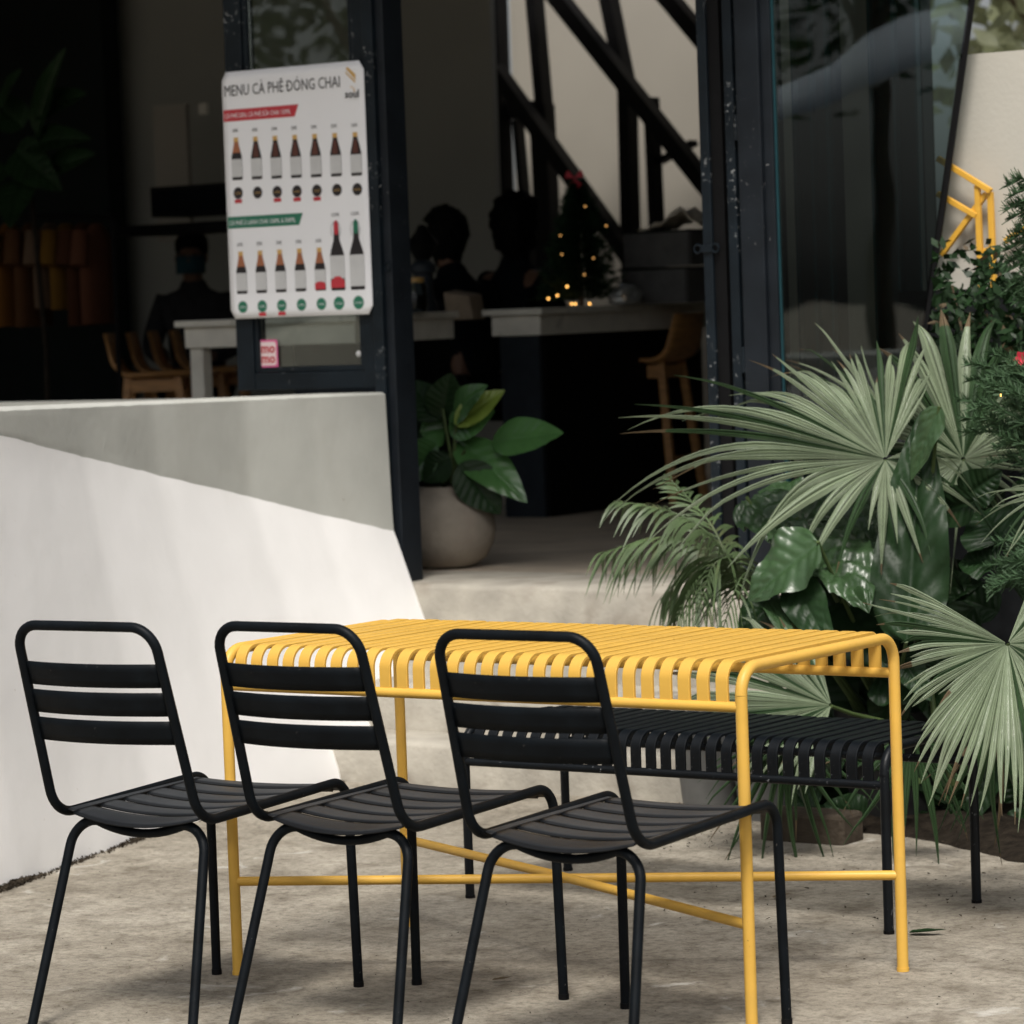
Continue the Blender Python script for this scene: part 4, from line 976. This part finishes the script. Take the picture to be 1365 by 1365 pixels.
# ------------------------------------------------------------------ things on the counters
ct = Vector((at(775, 405, 6.55).x, 6.55, 1.463))
XT = thing('christmas_tree', 'small dark Christmas tree with warm lights and a red bow on the counter', 'christmas tree', ct)
random.seed(9); b = MB(); h = .56
for i in range(9000):
    u = random.random()**.9; z = .03+(h-.04)*u; rr = .185*(1-u)**.75*rnd(.2, 1.12); a = rnd(0, 6.283)
    rr *= .8+.3*math.sin(a*5+u*30)
    c = Vector((math.cos(a)*rr, math.sin(a)*rr, z)); v = Vector((math.cos(a), math.sin(a), rnd(-.2, .8))).normalized()*rnd(.02, .045); s_ = v.orthogonal().normalized()*.006
    b.add([c-s_, c+s_, c+v], [(0, 1, 2)])
b.build('foliage', M['needle_dark'], XT)
MB().tube([(0, 0, 0), (0, 0, .2), (0, 0, .54)], .012, 8, r2=.003).build('trunk', M['bark'], XT)
b = MB()
for a in (25, 155, 250, 300):
    v = Vector((math.cos(R(a)), 0, math.sin(R(a)))); s_ = Vector((-v.z, 0, v.x)); c = Vector((0, -.02, .57))
    b.add([c, c+v*.045+s_*.018, c+v*.05, c+v*.045-s_*.018], [(0, 1, 2), (0, 2, 3)])
b.build('bow', M['red'], XT, solid=.004)
for px, py in ((780, 275), (808, 301), (747, 314), (749, 339), (791, 344), (779, 366), (756, 382), (743, 394), (731, 398), (762, 405), (767, 405), (786, 405)):
    q = at(px, py, 6.40)-ct; MB().lathe([(0, -.0045), (.003, -.003), (.0045, 0), (.003, .003), (0, .0045)], q, 10).build('light_bulb', M['bulb'] if py > 375 else M['bulbdim'], XT, smooth=180)
# crates with white cloth
cc = Vector((at(892, 400, 6.9).x, 6.9, 1.463))
for i, (z, lab_) in enumerate(((0, 'lower grey crate on the counter right of the Christmas tree'), (.165, 'upper grey crate under the white cloth'))):
    t = thing('crate', lab_, 'crate', cc+Vector((.02*i, 0, z)))
    b = MB(); b.box((-.17, -.13, 0), (.17, -.12, .15)); b.build('front_panel', M['crate'], t); b = MB(); b.box((-.17, .12, 0), (.17, .13, .15)); b.build('back_panel', M['crate'], t)
    for sx in (-1, 1): b = MB(); b.box((sx*.17-.006, -.119, 0), (sx*.17+.006, .119, .15)); b.build('side_panel', M['crate'], t)
    b = MB(); b.box((-.16, -.118, 0), (.16, .118, .01)); b.build('base', M['crate'], t); b = MB(); b.box((-.18, -.14, .1505), (.18, .14, .16)); b.build('lid', M['indark'], t, bevel=.002)
t = thing('folded_cloth', 'white cloth draped on top of the crates', 'cloth', cc+Vector((.08, 0, .327))); rows = []
for i in range(17):
    rows.append([(-.16+.32*i/16, -.12+.24*j/12, .075*math.exp(-((i-10)/5)**2)*(1+.3*math.sin(j*1.1+i*.6))+.006*math.sin(i*1.7+j)) for j in range(13)])
b = MB(); b.grid(rows); b.build('cloth_sheet', M['whitecloth'], t, smooth=180, solid=.006)
# small counter clutter
t = thing('paper_bag', 'crumpled brown paper bag on the counter before the seated people', 'bag', Vector((at(622, 405, 6.4).x, 6.4, 1.42)))
b = MB(); b.add([(-.08, -.05, 0), (.07, -.05, 0), (.07, .05, 0), (-.08, .05, 0), (-.10, -.045, .13), (.05, -.055, .11), (.055, .05, .115), (-.095, .05, .14)], [(3, 2, 1, 0), (4, 5, 6, 7), (0, 1, 5, 4), (1, 2, 6, 5), (2, 3, 7, 6), (3, 0, 4, 7)]); b.build('bag_body', M['brown'], t, bevel=.01)
t = thing('glass_jar', 'clear glass jar of snacks on the left counter near the door post', 'jar', Vector((at(553, 405, 5.35).x, 5.35, 1.463)))
MB().lathe([(0, 0), (.05, 0), (.052, .02), (.052, .11), (.04, .125)], seg=20).build('jar_body', M['glass'], t, smooth=50); MB().lathe([(0, .145), (.042, .145), (.044, .125), (0, .124)], seg=20).build('lid', M['inkgold'], t, smooth=40)
MB().lathe([(0, .01), (.045, .01), (.045, .07), (0, .08)], seg=16).build('contents', M['cloth_dark'], t)
t = thing('grinder', 'dark tall coffee grinder on the left counter', 'grinder', Vector((at(566, 405, 5.6).x, 5.6, 1.463)))
MB().lathe([(0, 0), (.06, 0), (.055, .03), (.04, .06), (.04, .16), (.055, .17), (.055, .2), (.03, .22)], seg=20).build('body', M['cabinet'], t, smooth=40); MB().lathe([(.03, .221), (.07, .29), (.03, .34), (.015, .37), (0, .372)], seg=20).build('hopper', M['black'], t, smooth=50)
t = thing('foil_bags', 'crumpled silver bag beside the Christmas tree', 'bag', Vector((at(835, 405, 6.6).x, 6.6, 1.463)))
random.seed(2); b = MB(); bmh = bmesh.new(); bmesh.ops.create_icosphere(bmh, subdivisions=3, radius=.075)
for v in bmh.verts: v.co = v.co*(1+.25*mnoise.noise(v.co*25)); v.co.z = max(0, v.co.z*.8+.03)
me = bpy.data.meshes.new('bag_body'); bmh.to_mesh(me); bmh.free(); put('bag_body', me, mat('silver_foil', (.4, .42, .42), .35, metal=.6, var=.1), t)

# ------------------------------------------------------------------ people inside (seated, far and dim)
def skinmesh(name, verts, edges, radii, mats, parent, sub=2):
    me = bpy.data.meshes.new(name); me.from_pydata([tuple(v) for v in verts], edges, []); me.update()
    o = bpy.data.objects.new(name, me); COL.objects.link(o)
    o.modifiers.new('skin', 'SKIN'); sb = o.modifiers.new('sub', 'SUBSURF'); sb.levels = sub; sb.render_levels = sub
    for i, r_ in enumerate(radii): me.skin_vertices[0].data[i].radius = (r_, r_) if not isinstance(r_, tuple) else r_
    me.skin_vertices[0].data[0].use_root = True
    dg = bpy.context.evaluated_depsgraph_get(); dg.update(); m2 = bpy.data.meshes.new_from_object(o.evaluated_get(dg))
    bpy.data.objects.remove(o); bpy.data.meshes.remove(me); m2.polygons.foreach_set('use_smooth', [True]*len(m2.polygons)); m2.materials.clear()
    return put(name, m2, mats, parent)
def person(label, loc_, rz, hz, lean, shirt, mask=False, hairs=1.0, hs=1.0):
    """seated adult; hz = hip height, faces local -y"""
    t = thing('person', label, 'person', loc_, rz)
    V = []; E_ = []; Rr = []
    def add(p, r, par=None):
        V.append(Vector(p)); Rr.append(r); i = len(V)-1
        if par is not None: E_.append((par, i))
        return i
    ly = -lean
    hip = add((0, 0, hz), (.15, .11)); wa = add((0, ly*.3, hz+.2), (.135, .10), hip); chs = add((0, ly*.7, hz+.40), (.16, .11), wa)
    nb = add((0, ly*.95, hz+.52), (.062, .06), chs); nk = add((0, ly*1.05-.01, hz+.60), .052, nb); hd = add((0, ly*1.15-.03, hz+.68), (.072, .085), nk); tp = add((0, ly*1.15-.025, hz+.77), (.066, .08), hd)
    sl_ = {}
    for s in (-1, 1):
        sh_ = add((s*.17, ly*.85, hz+.46), .055, chs); el = add((s*.23, ly*.9-.08, hz+.22), .042, sh_); wr = add((s*.13, ly-.28, hz+.17), .028, el); pa = add((s*.11, ly-.35, hz+.16), (.034, .016), wr)
        for q in range(4):
            kx = (q-1.5)*.018; k1 = add((s*.11+kx, ly-.385, hz+.158), .0088, pa); k2 = add((s*.11+kx, ly-.41-.006*(1 if q in (1, 2) else 0), hz+.145), .008, k1)
        th_ = add((s*.11-s*.04, ly-.35, hz+.155), .009, pa); add((s*.11-s*.045, ly-.38, hz+.145), .008, th_)
        lg_ = add((s*.09, -.02, hz-.03), .085, hip); kn = add((s*.12, -.42, hz-.02), .058, lg_); an = add((s*.12, -.40, hz-.44), .038, kn); ft = add((s*.12, -.52, hz-.48), (.042, .03), an)
        sl_[s] = (sh_, el, wr, lg_, kn, an)
    body = skinmesh('body', V, E_, Rr, [M['skin']], t, 2)
    # shirt and trousers
    idx = [hip, wa, chs, nb, nk]+[i for s in (-1, 1) for i in sl_[s][:3]]; mp = {i: k_ for k_, i in enumerate(idx)}
    def grow(r_, g): return tuple(a+g for a in r_) if isinstance(r_, tuple) else r_+g
    skinmesh('shirt', [V[i] for i in idx], [(mp[a], mp[b_]) for a, b_ in E_ if a in mp and b_ in mp], [grow(Rr[i], .02) for i in idx], [shirt], t, 2)
    idx = [hip]+[i for s in (-1, 1) for i in sl_[s][3:]]; mp = {i: k_ for k_, i in enumerate(idx)}
    skinmesh('trousers', [V[i] for i in idx], [(mp[a], mp[b_]) for a, b_ in E_ if a in mp and b_ in mp], [grow(Rr[i], .012) for i in idx], [M['cloth_dark']], t, 2)
    hc = V[hd].lerp(V[tp], .55)
    bmh = bmesh.new(); bmesh.ops.create_icosphere(bmh, subdivisions=4, radius=1)
    for v in bmh.verts:
        n_ = v.co.copy(); rr = 1+.12*hairs*mnoise.noise(n_*4)+.05*mnoise.noise(n_*11)
        p_ = Vector((n_.x*.088, n_.y*.105, n_.z*.105))*rr*hs
        if hs > 1.05 and n_.z < 0: p_.z *= 1.55
        if n_.y < -.25 and n_.z < .35: p_ *= .70
        v.co = hc+p_+Vector((0, .018, .02))
    me = bpy.data.meshes.new('hair'); bmh.to_mesh(me); bmh.free(); me.polygons.foreach_set('use_smooth', [True]*len(me.polygons)); put('hair', me, M['hair'], t)
    fc = V[hd]
    MB().add([fc+Vector(p_) for p_ in ((-.012, -.088, -.01), (.012, -.088, -.01), (0, -.110, -.008), (0, -.088, .035))], [(0, 1, 2), (0, 2, 3), (2, 1, 3)]).build('nose', M['skin'], t, smooth=180)
    for s in (-1, 1):
        MB().lathe([(0, -.008), (.009, 0), (0, .008)], fc+Vector((s*.03, -.083, .03)), 10).build('eye', M['hair'], t, smooth=180)
        MB().lathe([(0, -.03), (.011, -.012), (.013, .012), (0, .03)], fc+Vector((s*.078, .0, .01)), 10).build('ear', M['skin'], t, smooth=180)
    MB().box(fc+Vector((-.022, -.087, -.045)), fc+Vector((.022, -.08, -.038))).build('mouth', M['red'], t)
    if mask:
        rows = []
        for i in range(9):
            a = R(-70+140*i/8); rows.append([fc+Vector((math.sin(a)*.083, -math.cos(a)*.100+.004, z)) for z in (-.07, -.035, .0, .022)])
        MB().grid(rows).build('face_mask', M['mask'], t, smooth=180, solid=.003)
    return t
def seat_at(px, py, Y): q = at(px, py, Y); return Vector((q.x, Y, .555)), q.z-.555
q, hz_ = seat_at(632, 318, 6.9); person('person with tousled black hair bending over the counter in dark clothes', q, R(-100), hz_-.70, .16, M['cloth_dark'], hairs=1.5, hs=1.12)
q, hz_ = seat_at(676, 312, 7.2); person('person in dark clothes seated nearer the staircase with black hair', q, R(170), hz_-.68, .05, M['cloth_dark'], hairs=1.7, hs=1.3)
q, hz_ = seat_at(258, 335, 7.9); person('person in a grey top and blue face mask behind the counter left of the poster', q, R(30), hz_-.73, .04, M['cloth_grey'], mask=True)

# ------------------------------------------------------------------ left interior: garment rail, plant, box
gr = thing('garment_rail', 'dark rail carrying the row of hanging garments at the left', 'rail', (at(70, 300, 6.0).x, 6.0, .555))
A, B_ = at(-60, 286, 6.0), at(150, 290, 6.0)
b = MB(); b.tube([A, B_], .012, 8); loc(b.build('bar', M['black'], gr), gr)
for q in (A, B_): b = MB(); b.tube([q, (q.x, q.y, .556)], .012, 8); loc(b.build('post', M['black'], gr), gr)
for i, px in enumerate((12, 40, 66, 88, 110, 128)):
    q = at(px, 292, 6.0); wd = .05
    t = thing('hanging_garment', ['orange brown garment at the left end of the rail', 'dusky purple garment second on the rail', 'pale tan garment in the middle of the rail', 'mustard garment right of the tan one on the rail', 'dark red garment second from the right on the rail', 'rose red garment at the right end of the rail'][i], 'garment', q, R(15), 'garments hanging on the rail')
    b = MB(); ln = rnd(.40, .50); rows = []
    for j in range(11):
        u = j/10; ww = wd*(.35+.65*min(1, u*5)); rows.append([Vector((ww*math.cos(a_), .17*min(1, .25+u*4)*math.sin(a_), -.02-ln*u)) for a_ in [2*math.pi*kk/14 for kk in range(15)]])
    b.grid(rows); b.build('cloth_body', M['fab'][i], t, smooth=180)
    b = MB(); b.tube([(0, -.17, -.06), (0, -.20, -.22)], .04, 8, r2=.045); b.build('sleeve', M['fab'][i], t, smooth=60)
    b = MB(); b.tube([(0, 0, -.02), (0, 0, .03)], .003, 6); b.build('hanger_hook', M['black'], t)
fb = Vector((at(50, 300, 5.6).x, 5.6, .555))
FL_ = thing('fiddle_leaf_plant', 'tall dark broad leaved plant in the left corner above the garments', 'plant', fb)
for bp, tp, wd in (((48, 180), (76, 62), .16), ((40, 190), (112, 178), .12), ((30, 170), (-25, 120), .14), ((20, 200), (75, 250), .16), ((10, 220), (-30, 260), .15), ((60, 230), (120, 200), .13), ((0, 150), (20, 90), .13), ((30, 240), (10, 300), .15), ((50, 150), (110, 120), .13)):
    broad_leaf(FL_, 'leaf', at(*bp, 5.6+rnd(-.05, .05))-fb, at(*tp, 5.5+rnd(-.1, .1))-fb, wd*1.3, M['bigleaf_dark'], (rnd(-.3, .3), -.8, .5), droop=.08, relief=.006, seed=rnd(0, 9))
b = MB(); b.tube([(0, 0, 0), (.02, 0, .8), at(35, 190, 5.6)-fb], .018, 8, r2=.01); b.build('trunk', M['bark_dark'], FL_, smooth=60)
t = thing('loudspeaker', 'black box loudspeaker on a dark shelf left of the poster', 'loudspeaker', at(255, 290, 6.6)); A, B_ = at(202, 290, 6.6), at(305, 243, 6.6)
b = MB(); b.box((A.x, 6.6, A.z), (B_.x, 6.9, B_.z)); loc(b.build('cabinet', M['black'], t), t); b = MB(); b.box((A.x+.02, 6.588, A.z+.02), (B_.x-.02, 6.5995, B_.z-.02)); loc(b.build('grille', M['cloth_dark'], t), t)
A, B_ = at(140, 302, 6.55), at(330, 292, 6.55); b = MB(); b.box((A.x, 6.5, A.z-.05), (B_.x, 7.0, A.z-.005)); sh2 = tag(b.build('wall_shelf', M['black']), 'long dark shelf board under the loudspeaker', 'shelf')
A, B_ = at(208, 250, 8.2), at(247, 138, 8.2); b = MB(); b.box((A.x, 8.2, A.z-.3), (B_.x, 8.23, B_.z)); tag(b.build('lit_wall_panel', M['inlight']), 'narrow cream panel standing in for a lit wall patch left of the poster above the loudspeaker', 'panel')  # cream colour stands in for a lit wall section through a doorway
A = at(270, 145, 8.0); b = MB(); b.box((A.x-.03, 8.0, A.z-.03), (A.x+.03, 8.02, A.z+.03)); tag(b.build('wall_switch', M['counter'], bevel=.003), 'small pale square switch plate left of the poster', 'switch')

# ------------------------------------------------------------------ across the yard (seen only in the glass) and trees
def tree(label, c, h, r, m, n=2600, seed=1):
    random.seed(seed); t = thing('tree', label, 'tree', c)
    MB().tube([(0, 0, 0), (.05, 0, h*.35), (0, .05, h*.8)], .12, 9, r2=.03).build('trunk', M['bark'], t, smooth=60)
    for i in range(5):
        a = i*1.26; MB().tube([(0, 0, h*.4), (math.cos(a)*r*.3, math.sin(a)*r*.3, h*.6), (math.cos(a)*r*.6, math.sin(a)*r*.6, h*.75)], .05, 6, r2=.015).build('limb', M['bark'], t)
    cl_ = [Vector((rnd(-.7, .7)*r, rnd(-.7, .7)*r, h*rnd(.42, .92))) for _ in range(22)]; b = MB()
    for i in range(n):
        q = random.choice(cl_); c_ = q+Vector((random.gauss(0, .22)*r, random.gauss(0, .22)*r, random.gauss(0, .14)*r)); a = Vector((rnd(-1, 1), rnd(-1, 1), rnd(-1, 1))).normalized()*rnd(.07, .14); d = a.orthogonal().normalized()*a.length*.5
        b.add([c_-a, c_+d, c_+a, c_-d], [(0, 1, 2, 3)])
    b.build('crown', m, t)
tree('pale sunlit tree standing beyond the beige yard wall', Vector((-4.6, 13.2, 0)), 5.2, 2.0, M['leafpale'], 2200, 3)
for i, (x, y) in enumerate(((-9, -12), (-12.5, -10), (-6, -14), (-16, -8), (-19, -12), (-21, -5), (-13.5, -15), (-3, -16))):
    tree(['tree across the yard mirrored near the middle of the glass', 'tree across the yard left of the mirrored canopy', 'tree across the yard right of the mirrored canopy', 'tree across the yard opposite the garment rail', 'tree in the second row opposite the garment rail', 'tree farthest left across the yard', 'tree in the second row behind the mirrored canopy', 'tree farthest right across the yard'][i], Vector((x, y, 0)), 8.5, 3.2, M['leafA'], 3600, 10+i)
aw = thing('fabric_canopy', 'pale blue fabric canopy across the yard mirrored in the glass', 'canopy', (-6.2, -5.6, 0))
rows = []
for i in range(21):
    u = i/20; x = -1.4+2.8*u; z = 2.15+.75*u+.08*math.sin(u*9)
    rows.append([(x*.85, -x*.5+.1, z), (x*.85-.3, -x*.5-.5, z+.32), (x*.85-.6, -x*.5-1.1, z+.1)])
b = MB(); b.grid(rows); b.build('fabric', M['awning'], aw, smooth=180, solid=.01)
for i in (0, 20):
    for j in (0, 2): q = rows[i][j]; b = MB(); b.tube([(q[0], q[1], 0), q], .025, 8); b.build('pole', M['cabinet'], aw)
print('objects', len(bpy.data.objects))
